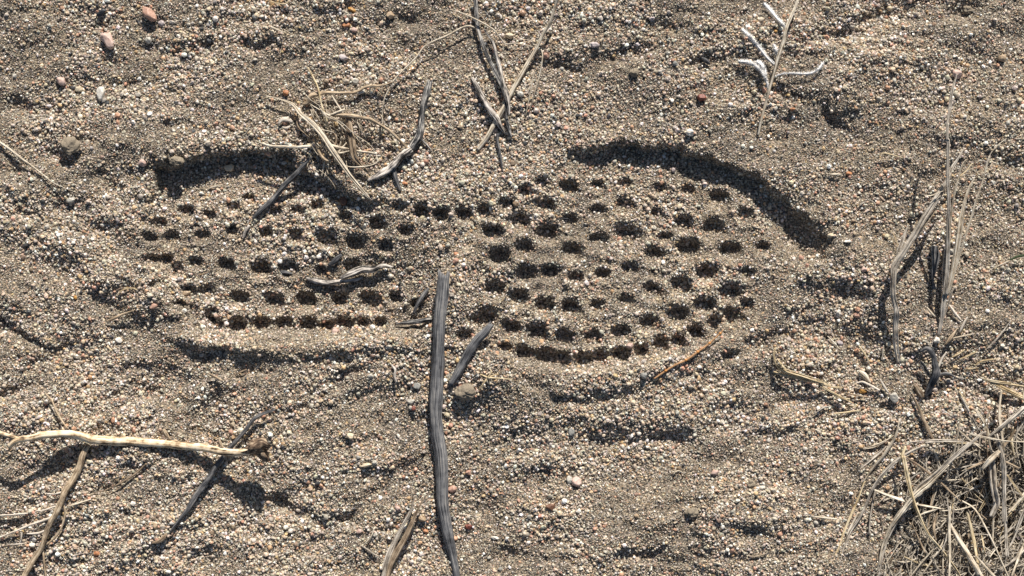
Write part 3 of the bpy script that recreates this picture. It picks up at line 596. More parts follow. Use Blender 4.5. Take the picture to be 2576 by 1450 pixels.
for i, (m, pts, rad, lf, k, nm) in enumerate(SP):
    b1 = Buf(); P = cv('S', pts); R = np.array(rad) * .2014
    if k: bundle(b1, P, R, lf, k, 1.0, 100 + i)
    else: tube(b1, P, R, lf, 9, .18, .15, seed=60 + i)
    b1.obj(nm, M[m], tf, base)
b1 = Buf(); gg = np.random.default_rng(5)
for i in range(110):
    cx, cy = gg.normal([400, 430], [85, 75]); a = gg.normal(.95, .45); L = gg.uniform(40, 150); c = gg.normal(0, .22)
    pts = [(cx + L * t * math.cos(a + c * t), cy + L * t * math.sin(a + c * t)) for t in (-.5, -.2, .2, .5)]
    tube(b1, cv('S', pts), gg.uniform(.22, .5), list(gg.uniform(1, 10, 4)), 4, 0, 0, 1, 3, i)
o = b1.obj("fine_fibre", M['straw'], tf, base); o["kind"] = "stuff"
# pale husk left of the tuft
stick("seed_husk", "pale papery seed husk left of the dry tuft", "husk", 'rootw', [(265,1165),(300,1120),(350,1118),(400,1140)], [8,20,22,8], '10', None, 2, 8, flat=.4, seed=70)
stick("seed_husk", "pale papery lower husk scrap left of the dry tuft", "husk", 'rootw', [(300,1190),(345,1195),(400,1165)], [6,13,5], '10', None, 2, 8, flat=.4, seed=71)
# ---------------------------------------------------------------- white woolly plant top right
def hairs(buf, P, R, dens, ln, seed):
    g_ = np.random.default_rng(seed); A = catmull(P, R, [4] * len(P), 1.0)
    for i in range(int(len(A) * dens)):
        q = A[g_.integers(len(A))]; a = g_.uniform(0, 2 * math.pi); L = ln * g_.uniform(.4, 1.2) * (.45 + .8 * q[2])
        x, y = q[0], q[1]; z = float(H(x, y)) + 5; up = g_.uniform(0, 1.5)
        c, s = math.cos(a), math.sin(a); p0 = W(x, y, z); p1 = W(x + c * L, y + s * L, z + up)
        sd_ = np.array([s, c, 0]) * .2 * K; u = np.array([0, 0, .2 * K])
        buf.add(np.array([p0 + sd_, p0 - sd_, p0 + u, p1]), [(0, 1, 3), (1, 2, 3), (2, 0, 3)], np.zeros((4, 2)))
Ps = cv('30', [(475,-80),(460,-20),(430,70),(350,260),(320,400),(270,540),(230,700),(190,840),(160,950),(120,1100),(88,1265)])
x0, y0 = Ps[-1]; base = W(x0, y0, H(x0, y0) - 1); e = empty("woolly_plant", base); tag(e, "dry upright plant with white woolly leaves at the upper right", "plant")
b1 = Buf(); tube(b1, Ps, np.array([12,13,15,17,17,16,14,13,12,12,9]) * F, [14,13,12,11,9,8,6,5,3,2,0], 10, .15, .1, seed=72); b1.obj("stem", M['straw'], e, base)
LV = [cv('30', [(145,38),(200,100),(260,170),(310,220),(345,270)]), cv('20', [(2268,278),(2350,360),(2430,450),(2500,540),(2580,615)]),
      cv('20', [(2240,575),(2300,580),(2370,605),(2440,660),(2485,740),(2512,835)]), cv('30', [(235,425),(255,480),(272,530)]),
      cv('30', [(692,590),(645,650),(575,685),(500,690),(400,685),(320,690),(240,715)]), cv('20', [(2400,575),(2440,600),(2470,650),(2490,700)])]
for i, P in enumerate(LV):
    R = np.interp(np.linspace(0, 1, len(P)), [0, .3, .7, 1], [9, 15, 10, 5] if i != 4 else [12, 11, 5, 4]) * F
    b1 = Buf(); tube(b1, P, R * .42, 4.5, 8, .3, .2, .6, seed=73 + i); hairs(b1, P, R, 30 if i != 4 else 15, 2.4, 80 + i)
    b1.obj("woolly_leaf", M['wool'] , e, base)
# ---------------------------------------------------------------- rusty jointed stem below the sole
Pr = cv('22', [(1440,925),(1550,850),(1650,790),(1740,750),(1850,672),(1960,592),(2060,500),(2090,462)])
x0, y0 = Pr[0]; base = W(x0, y0, H(x0, y0)); e = empty("jointed_twig", base); tag(e, "thin rusty jointed stem lying below the sole's lower rim", "stem")
b1 = Buf(); tube(b1, Pr, np.array([8,9,10,10,10,9,8,4]) * F, 2.2, 8, .1, seed=90); b1.obj("stem", M['orange'], e, base)
for i in (1, 3, 4, 5, 6):
    (x, y), (xb, yb) = Pr[i], Pr[i - 1]; d = np.array([x - xb, y - yb]); d /= np.linalg.norm(d)
    b1 = Buf(); tube(b1, [(x - d[0] * 1.3, y - d[1] * 1.3), (x, y), (x + d[0] * 1.3, y + d[1] * 1.3)], [1.0, 1.45, 1.0], 2.4, 8, seed=91 + i, rz=lambda a, b_: np.full(np.shape(a), rest_z(*catmull(Pr, [1] * 8, [0] * 8).T[:2], 1.0, 0)[np.argmin(np.hypot(*(catmull(Pr, [1] * 8, [0] * 8)[:, :2] - [x, y]).T))]))
    b1.obj("joint", M['node'], e, base)
# ---------------------------------------------------------------- pale bare branch bottom left with knob
Pb = cv('03', [(85,240),(130,195),(200,168),(300,155),(400,128),(500,122),(650,120),(750,135),(850,165),(1000,180),(1150,187),(1300,195),(1450,205),(1600,215),(1750,232),(1900,247),(2000,268),(2100,286),(2200,292),(2340,285)])
x0, y0 = Pb[11]; g0 = float(H(x0, y0)); base = W(x0, y0, g0); e = empty("bare_branch", base); tag(e, "pale bare branch with a scorched knob lying across the lower left", "branch")
LB = [27,28,27,25,23,21,17,14,11,8,6.5,6,6,7,9,13,17,21,25,29]
b1 = Buf(); tube(b1, Pb, np.array([18,24,26,30,34,34,36,38,40,40,40,39,38,38,38,37,36,34,33,30]) * F, LB, 20, .07, .08, absz=1.0, seed=96); b1.obj("stem", M['pale'], e, base)
b1 = Buf(); tube(b1, cv('03', [(-140,40),(-30,98),(50,128),(120,150),(180,170)]), np.array([20,20,20,22,20]) * F, [31,30,29,28,26], 12, .1, absz=1.0, seed=97); b1.obj("side_shoot", M['pale'], e, base)
b1 = Buf(); tube(b1, cv('03', [(1525,75),(1550,115),(1590,175)]), np.array([10,17,12]) * F, [10,9,8], 8, .2, absz=1.0, seed=98); b1.obj("side_shoot", M['root'], e, base)
b1 = Buf(); tube(b1, cv('03', [(2050,150),(2060,200),(2085,250)]), np.array([4,12,10]) * F, [21,21,21], 8, .2, absz=1.0, seed=98); b1.obj("side_shoot", M['root'], e, base)
b1 = Buf(); tube(b1, cv('03', [(2300,290),(2350,275),(2400,235),(2450,205),(2500,225)]), np.array([30,48,62,50,22]) * F, [28,30,33,34,34], 16, .35, .3, absz=1.0, seed=99, torn=True)
tube(b1, cv('03', [(2380,260),(2440,300),(2480,345),(2500,380)]), np.array([40,44,36,14]) * F, [28,29,28,27], 14, .4, .3, absz=1.0, seed=95); b1.obj("knob", M['knob'], e, base)
# dark twig passing under the branch
stick("twig", "long dark twig passing under the pale bare branch", "twig", 'dark', cv('12', [(235,1212),(150,1240),(60,1285)]) + cv('03', [(2345,20),(2270,120),(2170,230),(2090,330),(2020,425),(1960,520),(1900,600),(1830,700),(1760,820),(1680,920),(1590,1035)]),
      [1,1.8,2.2,2.2,2.4,2.7,3.1,3.2,3.2,3.1,3.0,2.7,2.2,1.0], lift=[5,7,7,7,6.5,6,5,5,4,3,3,3,2,1], n=16, rough=.2, seed=101)
stick("wood_chip", "curled brown chip at the lower end of the long dark twig", "chip", 'brown', [(1560,1050),(1530,1090),(1480,1125),(1420,1140)], [8,18,18,7], '03', None, 1.5, 10, rough=.3, seed=102)
stick("woody_twig", "thin tan stalk standing above the pale bare branch", "stem", 'root', [(425,1062),(485,1130),(525,1220),(570,1300),(632,1392)], [7,10,11,11,10], '02', None, [2,4,6,7,8], 8, rough=.15, seed=103)
# branching root far bottom left
Pk = cv('03', [(825,215),(780,300),(740,430),(690,540),(620,640),(580,740),(530,850),(470,950),(420,1080),(390,1180),(320,1290),(230,1440),(150,1580)])
x0, y0 = Pk[5]; base = W(x0, y0, H(x0, y0)); e = empty("branching_root", base); tag(e, "brown root with pale rootlets under the left end of the pale branch", "root")
b1 = Buf(); tube(b1, Pk, np.array([22,26,27,27,28,26,27,25,24,23,23,24,22]) * F, 4, 14, .15, .12, seed=104); b1.obj("stem", M['root'], e, base)
for i, (pts, rad, m) in enumerate([([(600,655),(500,682),(400,668)],[7,7,3],'rootw'),([(545,790),(470,812),(400,835),(330,835)],[8,8,7,4],'rootw'),([(480,905),(400,930),(300,965),(150,1025),(0,1085),(-60,1110)],[10,10,10,9,8,8],'rootw'),
    ([(430,1022),(350,1048),(250,1052)],[12,13,5],'rootw'),([(592,760),(608,870),(572,1000),(500,1100),(400,1172)],[8,10,11,11,8],'root'),([(400,1180),(410,1300),(425,1450),(430,1520)],[7,9,8,7],'root'),
    ([(205,1030),(200,1080),(192,1135)],[6,7,3],'rootw'),([(330,1350),(250,1370),(190,1385)],[5,6,3],'rootw'),([(240,1140),(150,1150),(60,1150)],[5,5,3],'rootw')]):
    b1 = Buf(); tube(b1, cv('03', pts), np.array(rad) * F, 3.5, 7, .2, .2, seed=105 + i); b1.obj("rootlet", M[m], e, base)
SM = [('rootw','pale flat root scrap at the left edge above the rootlets','03',[(260,862),(150,872),(-30,885)],[8,9,6],3),
 ('brown','thin curved brown twig below the middle of the pale branch','03',[(1365,395),(1280,480),(1150,565),(1000,640),(870,672)],[7,10,8,6,4],2),
 ('straw','short pale root scrap right of the branching root','03',[(855,728),(750,762),(635,798)],[6,10,7],2.5),
 ('straw','long pale hair-like stalk at the left edge above the heel','01',[(-60,-20),(0,22),(100,92),(200,172),(300,244),(400,322),(500,400),(620,455),(740,500)],[9,10,10,9,8,6,4,3,2],3),
 ('straw','short white straw with a split end in the upper left centre','10',[(195,250),(250,275),(315,305)],[6,11,5],4),
 ('gold','thin golden straw at the top edge left of centre','10',[(190,10),(260,30),(330,38),(370,5)],[4,6,6,4],2),
 ('straw','small pale curled scrap on the ledge of the heel','01',[(1935,460),(1990,440),(2040,425),(2085,418)],[4,10,9,4],2),
 ('gold','small yellowish scrap of straw left of the heel','02',[(1100,150),(1130,105),(1220,75),(1290,95)],[4,6,7,3],2),
 ('root','short brown bark scrap on the sand left of the heel','02',[(995,385),(1080,355),(1150,320),(1255,282)],[5,14,12,5],3),
 ('brown','thin brown straw below the left part of the heel','02',[(1945,870),(2010,905),(2085,945)],[6,11,7],4),
 ('brown','short thin brown straw right of the one below the heel','02',[(2210,880),(2260,855),(2310,835)],[4,7,4],2),
 ('straw','small pale stub near the lower left centre','03',[(2420,950),(2460,945),(2500,945)],[6,10,6],3),
 ('straw','small curved yellow straw left of the grass bundle','13',[(1165,995),(1135,1075),(1065,1155)],[6,7,4],4),
 ('ashy','ashen thin straw crossing below the small curved yellow one','13',[(1040,1160),(1110,1210),(1200,1265)],[6,8,5],2),
 ('straw','tiny pale straw at the bottom edge left of the grass bundle','13',[(605,1275),(570,1310),(535,1345)],[3,8,3],2),
 ('straw','tiny upright straw at the bottom edge','13',[(385,1265),(380,1310),(388,1360)],[3,7,3],2),
 ('straw','small white twig scrap in the sand right of the big stick','W2',[(905,262),(925,270),(945,262),(975,278)],[2,4,4,2],2),
 ('straw','little forked white scrap right beside the twig scrap','W2',[(930,240),(925,262),(918,285)],[2,4,2],2.5),
 ('straw','fine curved thread of straw near the bottom, right of centre','W2',[(1300,708),(1345,715),(1390,705),(1415,690)],[2,4,4,2],2),
 ('straw','short pale splinter near the bottom right centre','W2',[(1125,745),(1150,752),(1175,760)],[2,5,3],2),
 ('straw','white splinter lying level left of the bottom right clump','W3',[(345,505),(400,510),(465,517)],[4,7,3],2.5),
 ('gold','pale scrap beside the little pit left of the sole','22',[(740,1262),(780,1262),(800,1245)],[3,6,4],2),
 ('straw','tiny upright scrap of straw in the sole','22',[(590,45),(625,30),(655,10)],[3,8,4],3),
 ('brown','short brown-orange straw in the front of the sole','21',[(785,765),(850,778)],[8,5],2),
 ('dark','thin dark bent thread over a sole pit','21',[(460,785),(510,755),(560,738),(640,735)],[3,4,4,3],3),
 ('root','small woody scrap in the upper sole','21',[(1645,1110),(1670,1145)],[11,6],2),
 ('dark','small black bark scrap in the upper right hollow','20',[(1885,540),(1930,570),(1965,600)],[8,22,10],3),
 ('straw','pale curved scrap left edge of the centre stems','10',[(350,1270),(400,1310),(450,1305)],[4,7,4],2),
 ('gold','straw scrap lying above the orange pebble right of the toe','31',[(1215,150),(1260,122),(1340,140),(1440,168)],[3,8,7,4],3),
 ('ashy','grey fine straw above the toe shadow','31',[(790,120),(760,180),(740,250)],[3,6,3],2),
 ('straw','curled pale scrap right of the toe wall','31',[(745,320),(790,322),(850,318)],[4,12,5],3),
 ('straw','second curled pale scrap right of the toe wall','31',[(800,350),(840,325),(870,318)],[4,9,4],3),
 ('ashy','white-grey shreds of straw on the sand behind the toe','31',[(1030,620),(1060,590),(1095,575)],[4,9,4],3),
 ('ashy','second shred of grey straw behind the toe','31',[(1185,655),(1170,590),(1120,560)],[4,8,4],3)]
for i, (m, lb, fr, pts, rad, lf) in enumerate(SM):
    stick("straw_scrap", lb, "straw", m, pts, rad, fr, "scraps of straw strewn on the sand", lf, 7, rough=.2, knots=.15, seed=120 + i)
# ---------------------------------------------------------------- grass bundle bottom centre
x0, y0 = cv('13', [(1290, 1300)])[0]; base = W(x0, y0, H(x0, y0)); e = empty("dry_grass_bundle", base); tag(e, "split bundle of dry brown grass at the bottom edge left of the big stick", "grass")
for i, (pts, rad, lf) in enumerate([([(1540,690),(1500,850),(1425,980),(1365,1100),(1300,1250),(1260,1400),(1225,1560)],[5,14,16,24,30,36,36],[8,7,6,5,4,3,3]), ([(1625,715),(1560,850),(1490,1000),(1440,1100),(1370,1220),(1310,1360),(1270,1520)],[5,15,22,26,28,26,26],[10,8,7,6,5,4,3])]):
    b1 = Buf(); bundle(b1, cv('13', pts), np.array(rad) * F, lf, 9, 1.0, 200 + i, 7); b1.obj("blade", M['ashy' if i == 0 else 'brown'], e, base)
# little dried star-shaped flower stalk right of the twig
x0, y0 = cv('12', [(2225, 915)])[0]; base = W(x0, y0, H(x0, y0)); e = empty("dried_flower", base); tag(e, "small dried yellow star of stalks below the short grey twig", "dried flower")
for i, pts in enumerate([[(2225,915),(2180,975),(2130,1035)],[(2225,915),(2330,920),(2455,932)],[(2225,915),(2185,895),(2150,880)],[(2225,915),(2260,860),(2240,835)],[(2225,915),(2290,890),(2330,880)],[(2225,915),(2190,950),(2165,930)]]):
    b1 = Buf(); tube(b1, cv('12', pts), np.array([9,7,4]) * F, [5,6,4], 6, .2, seed=210 + i); b1.obj("stalk", M['gold'], e, base)
# ---------------------------------------------------------------- tall blades at the right
def plane0(x0, y0):
    h0 = float(H(x0, y0))
    return lambda x, y: np.maximum(np.full(np.shape(x), h0), H(x, y) * .5 + h0 * .5)
def grass_thing(name, label, foot, blades, seed, cat="grass", part="blade"):
    fx, fy = foot; base = W(fx, fy, H(fx, fy) - 1); e = empty(name, base); tag(e, label, cat)
    for i, (m, P, rad, lf, k) in enumerate(blades):
        b1 = Buf()
        if k: bundle(b1, P, rad, lf, k, 1.0, seed + i, 7, .6, None, plane0(fx, fy))
        else: tube(b1, P, rad, lf, 8, .12, .08, .4, 1.6, seed + i, None, .3, plane0(fx, fy))
        b1.obj(part, M[m], e, base)
    return e
fA = cv('32', [(1400,775)])[0]
PAb = cv('32', [(1402,775),(1375,600),(1370,450),(1380,300),(1352,150),(1352,0)]) + cv('31', [(1360,1200),(1395,1120),(1450,1045),(1540,900),(1620,760),(1720,600),(1800,480),(1850,380),(1900,260),(1960,170),(2012,70)])
grass_thing("dry_grass_stalk", "left-hand dry stalk, forked and bent right, standing at the right side", fA, [
  ('ashy', PAb, np.array([22,26,26,24,24,26,26,28,28,26,26,26,24,20,16,12,4]) * F, [1,5,9,13,17,21,24,26,28,31,33,35,36,37,38,38,38], 8),
  ('straw', cv('31', [(1395,1150),(1425,1110),(1500,990),(1600,850),(1700,720),(1768,615)]), np.array([14,16,16,16,14,5]) * F, [25,26,28,30,31,31], 3),
  ('ashy', cv('31', [(1385,1150),(1405,1050),(1440,940),(1490,790)]), np.array([10,20,18,4]) * F, [24,25,26,27], 4),
  ('gold', cv('31', [(1390,1110),(1360,980),(1330,900),(1308,815)]), np.array([4,5,5,2]) * F, [25,25,24,24], 0),
  ('gold', cv('31', [(1395,1080),(1390,980),(1350,880),(1318,850)]), np.array([4,5,4,2]) * F, [25,26,26,25], 0)], 300)
fB = cv('32', [(1770,520)])[0]
grass_thing("dry_grass_stalk", "tall fan of dry upright stalks near the right edge, its longest tip touching a pebble", fB, [
  ('ashy', cv('32', [(1770,522),(1800,350),(1812,250),(1835,120)]) + cv('31', [(1832,1440),(1850,1250),(1860,1000),(1862,800),(1870,600),(1860,400),(1856,200),(1862,0)]) + cv('30', [(1850,1300),(1856,1150),(1880,1000),(1900,850),(1945,690)]),
     np.array([12,20,22,22,22,20,18,16,15,15,14,14,13,13,14,14,2]) * F, [0,4,7,10,12,16,22,27,32,36,39,42,43,44,45,46,46], 6),
  ('straw', cv('31', [(1850,1440),(1880,1350),(1925,1100),(1962,900),(1992,700),(2040,500),(2112,345)]), np.array([18,22,26,26,20,12,3]) * F, [12,14,18,22,25,28,30], 7),
  ('straw', cv('31', [(1880,1400),(1935,1200),(2000,980),(2040,850),(2080,720),(2130,550),(2190,380),(2220,250),(2250,150),(2320,60),(2410,-15)]), np.array([12,13,13,13,13,13,12,9,8,8,5]) * F, [13,16,20,22,24,27,29,30,31,32,32], 3),
  ('straw', cv('31', [(1860,1000),(1872,880),(1892,700),(1920,520),(1952,370),(1990,230),(2032,180)]), np.array([14,15,15,13,12,9,4]) * F, [20,22,26,30,33,35,36], 3),
  ('gold', cv('31', [(1950,380),(1968,340),(2030,290),(2092,218),(2082,300)]), np.array([4,7,7,7,3]) * F, [32,33,34,35,34], 0),
  ('ashy', cv('31', [(1830,1450),(1830,1200),(1850,950),(1880,800),(1900,640)]), np.array([16,18,16,12,4]) * F, [10,13,16,18,20], 4),
  ('ashy', cv('32', [(1790,430),(1850,260),(1890,130),(1925,60)]), np.array([10,14,12,3]) * F, [1,5,9,11], 3),
  ('straw', cv('31', [(1640,515),(1700,520),(1760,495),(1840,470)]), np.array([4,8,7,3]) * F, [30,31,32,32], 0)], 330)
# blackened plant stub
fx, fy = cv('32', [(1690, 1000)])[0]; base = W(fx, fy, H(fx, fy)); e = empty("plant_stub", base); tag(e, "blackened branching plant stub below the tall stalks", "stub")
for i, (m, pts, rad, lf) in enumerate([('dark',[(1600,670),(1660,640),(1712,680),(1742,770),(1752,880),(1710,970),(1650,1085)],[8,18,24,24,34,30,16],[8,11,12,11,9,5,2]),('split',[(1600,760),(1640,820),(1695,910)],[12,20,12],[6,6,6]),
   ('ashy',[(1848,672),(1800,750),(1770,820)],[6,11,10],[10,9,9]),('dark',[(1755,895),(1850,878),(1945,918)],[12,16,6],[6,6,3]),('brown',[(1560,985),(1590,1040),(1625,1100)],[16,26,14],[3,3,2]),('ashy',[(1770,1000),(1760,930),(1742,860)],[5,9,8],[6,8,9])]):
    b1 = Buf(); tube(b1, cv('32', pts), np.array(rad) * F, lf, 12, .35, .25, .8, seed=350 + i); b1.obj("branch", M[m], e, base)
stick("bark_flake", "dark grey bark flake between the two groups of tall stalks", "bark", 'dark', [(1735,990),(1742,1080),(1735,1180),(1715,1300),(1735,1400)], [22,36,30,14,22], '31', None, 3, 14, rough=.35, flat=.5, seed=360)
# golden branched straw left of the clump
fx, fy = cv('32', [(640,940)])[0]; base = W(fx, fy, H(fx, fy)); e = empty("branched_straw", base); tag(e, "golden branched straw lying between the sole and the grass clump", "straw")
for i, (pts, rad, k) in enumerate([([(245,635),(235,720),(270,800),(350,850),(480,890),(600,928),(700,960),(780,990),(880,1000)],[10,9,13,18,16,16,16,14,10],4),([(228,868),(320,888),(420,912),(530,942),(640,958),(720,975)],[12,14,14,12,11,6],3),
   ([(615,925),(700,1000),(800,1060),(880,1100),(945,1110)],[10,14,16,18,8],3),([(880,1105),(960,1150),(1022,1182)],[10,13,5],2),([(265,735),(310,790),(360,850)],[5,14,8],4),([(800,1115),(900,1160),(1010,1188)],[5,9,4],0)]):
    b1 = Buf(); P = cv('32', pts); R = np.array(rad) * F
    if k: bundle(b1, P, R, 4 + i * .5, k, 1.2, 370 + i)
    else: tube(b1, P, R, 3, 7, seed=370 + i)
    b1.obj("stalk", M['gold'], e, base)
# loose straws right of the print
LS = [('gold','thin golden straw left of the standing stalk\'s foot',[(1028,615),(1080,690),(1132,772)],[5,9,6]),('straw','fine pale straw above the thin golden straw',[(735,525),(780,570),(825,615)],[4,8,4]),
 ('rootw','white curled straw beside the large quartz egg',[(1005,965),(1060,955),(1120,980),(1222,1032)],[6,12,12,10]),('ashy','short whitish splinter above the large quartz egg',[(1225,925),(1260,990),(1302,1055)],[6,13,7]),
 ('brown','thin straight straw under the golden branched straw',[(890,1050),(1000,1080),(1162,1102)],[5,7,5]),('gold','thin level straw below the golden branched straw',[(788,1252),(900,1240),(1045,1215)],[6,9,5]),
 ('ashy','curved ashen splinter left of the thin level straw',[(608,1255),(690,1195),(772,1180)],[5,12,6]),('brown','long brown straw slanting down from the plant stub',[(1518,1045),(1590,1200),(1645,1340),(1695,1440)],[4,10,10,7]),
 ('straw','pale straw lying level right of the tall stalks\' foot',[(1895,550),(1990,530),(2085,508)],[6,9,5]),('rootw','pale split splinter right of the tall stalks\' foot',[(1875,235),(1925,305),(1985,375)],[9,14,6]),
 ('ashy','short grey straw leaning toward the pale split splinter',[(2045,345),(1995,430),(1968,495)],[6,14,6]),('straw','tiny pale straw left of the tall stalks\' foot',[(1662,252),(1700,300),(1745,345)],[5,10,5]),
 ('ashy','long thin grey straw near the right edge',[(2452,380),(2340,525),(2225,645)],[4,8,5]),('gold','first of two short golden straws right of the stub',[(1965,742),(2050,710),(2135,668)],[4,8,3]),
 ('gold','longer golden straw curving to the right edge below the short ones',[(2110,800),(2190,758),(2340,735)],[4,9,3]),('gold','short golden straw under the longer golden one',[(2040,835),(2150,822)],[6,4]),
 ('brown','leaf-like brown scrap at the tall stalks\' foot',[(1945,455),(1885,545),(1838,605)],[5,18,8]),('gold','upper short golden straw right of the stub',[(2020,650),(1960,690),(1895,725)],[4,9,5]),
 ('gold','thin straw pointing down at the top of the clump',[(1965,1040),(2000,1100),(2045,1172)],[5,9,5]),('straw','dry husk beside the white curled straw',[(1030,850),(1080,890),(1140,965)],[14,24,6]),
 ('ashy','little upright straw left of the standing stalk\'s foot',[(1258,610),(1250,690),(1252,755)],[4,7,3])]
for i, (m, lb, pts, rad) in enumerate(LS):
    stick("loose_straw", lb, "straw", m, pts, rad, '32', "loose straws right of the print", 3, 7, rough=.15, seed=400 + i)
# pair entering from the right edge
fx, fy = cv('32', [(2400, 1000)])[0]; base = W(fx, fy, H(fx, fy)); e = empty("forked_straw", base); tag(e, "pale forked straw reaching in from the right edge above the clump", "straw")
for i, (pts, rad, k) in enumerate([([(2190,930),(2300,960),(2450,982),(2573,1005),(2700,1030)],[8,16,16,16,14],4),([(2250,950),(2400,1022),(2500,1070),(2573,1105),(2700,1150)],[8,15,18,18,16],4),([(2300,960),(2400,1000),(2500,1040)],[6,10,5],2),([(2573,1005),(2560,1090),(2590,1180)],[10,18,16],3)]):
    b1 = Buf(); bundle(b1, cv('32', pts), np.array(rad) * F, 7, k, 1.3, 430 + i); b1.obj("stalk", M['gold' if i != 3 else 'straw'], e, base)
stick("green_blade", "dark green thin blade entering at the right edge beside the tall stalks", "grass", 'green', [(2680,1060),(2573,1080),(2500,1095),(2430,1130)], [12,13,12,5], '31', None, 8, 8, flat=.4, seed=440)
stick("thin_straw", "pale fine straw at the right edge continuing the green blade", "straw", 'straw', [(2440,1130),(2360,1165),(2265,1208)], [8,7,3], '31', None, [8,6,3], 6, seed=441)
# ---------------------------------------------------------------- dry grass clump bottom right
CB = [('straw',[(405,185),(388,250),(345,320),(300,375),(258,437)],[3,7,10,9,5],[16,15,13,11,9],0),('gold',[(262,430),(235,500),(205,570),(170,650),(150,710),(100,820),(70,880)],[5,7,8,8,8,6,6],[9,9,9,8,8,7,7],3),
 ('brown',[(240,430),(218,500),(212,560)],[7,8,5],[5,6,5],3),('ashy',[(510,285),(450,310),(390,350),(330,410),(290,470),(270,520),(240,580),(200,640),(180,700),(150,815),(140,880)],[5,7,7,7,6,6,7,7,7,6,6],[20,19,18,16,14,12,10,9,8,7,7],3),
 ('ashy',[(745,230),(690,280),(620,340),(560,400),(490,460),(440,530),(400,580),(365,640),(340,700),(315,820),(305,900)],[5,7,8,10,12,11,10,9,9,9,9],[26,26,25,24,22,20,18,15,12,8,7],6),
 ('straw',[(605,365),(530,440),(470,490),(420,550),(370,620),(340,700),(325,780)],[5,10,11,9,8,8,6],[26,25,24,22,18,14,10],3),('gold',[(418,330),(435,420),(455,500),(485,580),(520,650),(580,720),(640,800),(660,850)],[9,9,9,8,8,7,6,5],[22,24,24,24,22,20,18,18],2),
 ('ashy',[(315,440),(305,500),(290,580),(285,650),(285,740),(285,830),(285,900)],[4,6,7,6,6,6,6],[9,10,10,9,8,8,8],2),('straw',[(595,585),(630,650),(680,730),(730,815),(760,870)],[6,12,15,13,10],[20,22,22,20,18],4),
 ('straw',[(612,535),(608,620),(611,720),(608,830),(606,900)],[4,6,6,6,6],[25,25,24,22,22],0),('ashy',[(775,350),(780,450),(795,520),(775,578)],[12,16,15,9],[18,20,20,18],6),('ashy',[(800,240),(830,360),(832,480),(836,600),(842,740)],[7,10,10,10,8],[24,26,27,26,24],4),
 ('straw',[(718,138),(760,210),(775,280),(790,350),(800,440),(795,560),(790,690)],[8,8,8,9,9,9,7],[16,18,19,20,20,19,17],3),('straw',[(660,512),(710,545),(750,610),(790,690),(820,760),(850,830),(870,890)],[4,7,8,8,8,8,7],[24,26,27,27,26,25,25],0),
 ('straw',[(690,240),(750,255),(830,268),(920,276),(990,285)],[5,7,7,7,6],[26,27,28,28,28],2),('straw',[(990,250),(912,340),(870,400),(822,437)],[8,9,9,7],[26,26,25,24],2),('straw',[(940,460),(900,505),(848,565)],[7,10,8],[24,24,23],4),
 ('ashy',[(960,480),(912,560),(880,640),(850,700),(800,765)],[6,8,8,8,5],[22,22,21,20,18],3),('gold',[(680,555),(700,640),(720,740),(730,830),(735,890)],[4,6,6,5,5],[22,22,21,20,20],0),('straw',[(248,300),(300,285),(350,265),(388,240)],[5,11,8,4],[8,9,10,10],3),
 ('ashy',[(232,388),(280,345),(330,308),(350,290)],[5,9,9,5],[7,8,9,9],3),('brown',[(455,75),(490,150),(520,220),(548,272)],[4,6,6,4],[14,15,16,16],0),('ashy',[(430,278),(510,272),(600,266),(665,272)],[4,7,7,4],[18,20,21,21],2),
 ('ashy',[(648,70),(690,150),(728,228)],[5,8,5],[12,14,15],3),('straw',[(438,548),(480,520),(518,495)],[6,9,4],[20,21,21],2),('straw',[(470,580),(510,562),(562,546)],[4,8,5],[16,17,17],3),('straw',[(738,385),(775,345),(812,308)],[6,14,8],[24,26,26],5),
 ('ashy',[(760,260),(830,205),(912,135),(980,80)],[5,9,11,10],[20,22,22,20],6),('straw',[(820,60),(812,160),(825,260),(832,330)],[4,6,6,4],[18,20,22,22],0),('straw',[(860,820),(905,700),(960,620)],[8,9,8],[20,21,21],3),
 ('gold',[(430,290),(415,330),(405,370)],[5,7,4],[20,20,18],0),('ashy',[(330,880),(345,800),(372,720)],[7,9,4],[9,11,12],2),('straw',[(185,710),(195,640),(235,560)],[5,9,6],[6,8,9],3),('brown',[(150,810),(165,740),(190,680)],[6,9,5],[5,6,7],3)]
gg = np.random.default_rng(21)
for i in range(62):
    cx = gg.uniform(430, 930); cy = gg.uniform(260, 860)
    if cx < 430 + (860 - cy) * .25 and gg.random() < .8: cx += 250
    a = gg.choice([gg.normal(1.9, .35), gg.normal(1.2, .3), gg.normal(.5, .4)], p=[.5, .3, .2]); L = gg.uniform(110, 340); c = gg.normal(0, .22)
    pts = [(cx + L * t * math.cos(a + c * t), cy + L * t * math.sin(a + c * t)) for t in (-.5, -.2, .1, .5)]
    r = gg.uniform(3, 6.5); CB.append((gg.choice(['straw', 'ashy', 'ashy', 'gold', 'brown']), pts, [r * .5, r, r, r * .5], list(gg.uniform(6, 24) + gg.uniform(-2, 3, 4)), int(gg.choice([0, 0, 2, 3]))))
fx, fy = cv('C', [(760, 640)])[0]
grass_thing("dry_grass_clump", "large clump of dry straw blades filling the bottom right corner", (fx, fy), [(m, cv('C', p), np.array(r) * .2456 * 1.05, (np.array(l) + 0).tolist(), k) for m, p, r, l, k in CB], 500, "grass clump")
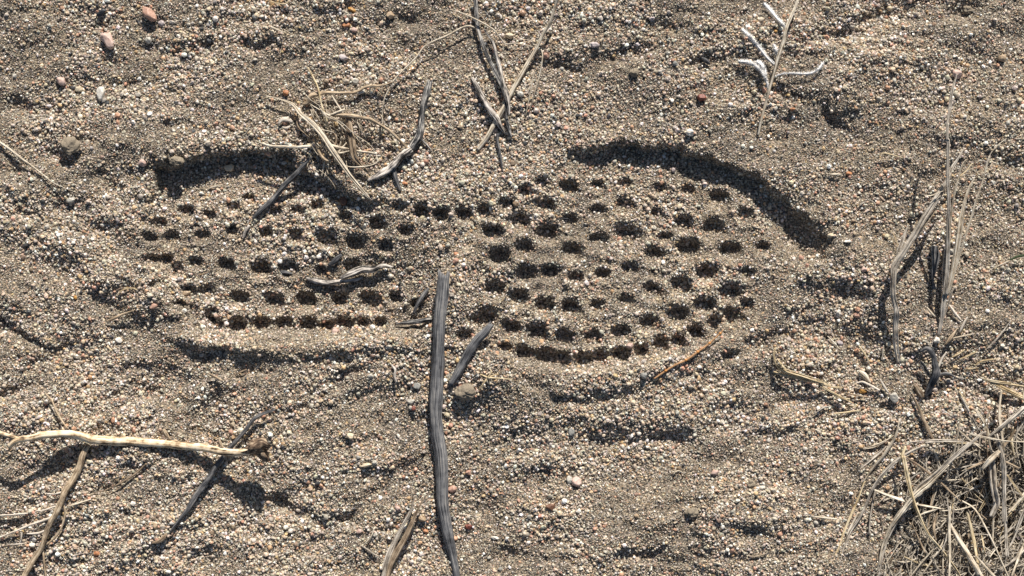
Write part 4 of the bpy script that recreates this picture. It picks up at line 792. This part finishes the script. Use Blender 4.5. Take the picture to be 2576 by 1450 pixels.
# fine litter: uncountable shreds at the foot of the clump
def litter(name, n, m, seed, z0, z1, ln, label, rw=(.2, .75)):
    g_ = np.random.default_rng(seed); b1 = Buf(); made = 0
    while made < n:
        x = g_.uniform(870, 1110); y = g_.uniform(415, 640); s_ = csd[int(y) - Y0, int(x) - X0]
        if s_ < g_.uniform(-14, 24): continue
        a = g_.uniform(0, math.pi) if g_.random() < .5 else g_.normal(1.8, .5); L = g_.uniform(*ln); c = g_.normal(0, 1.0)
        pts = [(x + L * t * math.cos(a + c * t), y + L * t * math.sin(a + c * t)) for t in (-.5, 0, .5)]
        z = float(H(x, y)) + g_.uniform(z0, z1) * min(1, max(.2, s_ / 40)); A = np.array(pts); zz = z + g_.uniform(-1.2, 1.2, 3)
        C = W(A[:, 0], A[:, 1], zz); T = C[2] - C[0]; T /= np.linalg.norm(T); S = np.cross(T, [0, 0, 1.0]); S /= np.linalg.norm(S) + 1e-9; U = np.cross(S, T)
        r = g_.uniform(*rw) * K; V_ = []
        for j in range(3):
            q = r * (1 if j == 1 else .6)
            for th in (0, 2.1, 4.2): V_.append(C[j] + S * q * math.cos(th) + U * q * .7 * math.sin(th))
        Fc = [(j * 3 + i, j * 3 + (i + 1) % 3, j * 3 + 3 + (i + 1) % 3, j * 3 + 3 + i) for j in range(2) for i in range(3)]
        uv = np.array([(g_.uniform(0, 50), j * L / 2) for j in range(3) for i in range(3)]); b1.add(np.array(V_), Fc, uv); made += 1
    o = b1.obj(name, M[m]); o["kind"] = "stuff"; o["label"] = label; o["category"] = "litter"
litter("straw_litter", 1000, 'ashy', 31, 0, 9, (5, 20), "fine ashen shreds of straw matted under the grass clump")
litter("straw_litter", 3400, 'shade_straw', 32, -1, 5, (3, 12), "fine brown shreds of straw under the grass clump, darkened as gap shade")
litter("straw_litter", 500, 'straw', 33, 2, 12, (6, 22), "fine pale shreds of straw matted under the grass clump")
litter("straw_thatch", 330, 'straw', 34, 2, 15, (18, 55), "longer pale straws criss-crossing in the grass clump", (.5, 1.3))
litter("straw_thatch", 420, 'ashy', 35, 1, 14, (16, 50), "longer ashen straws criss-crossing in the grass clump", (.5, 1.3))
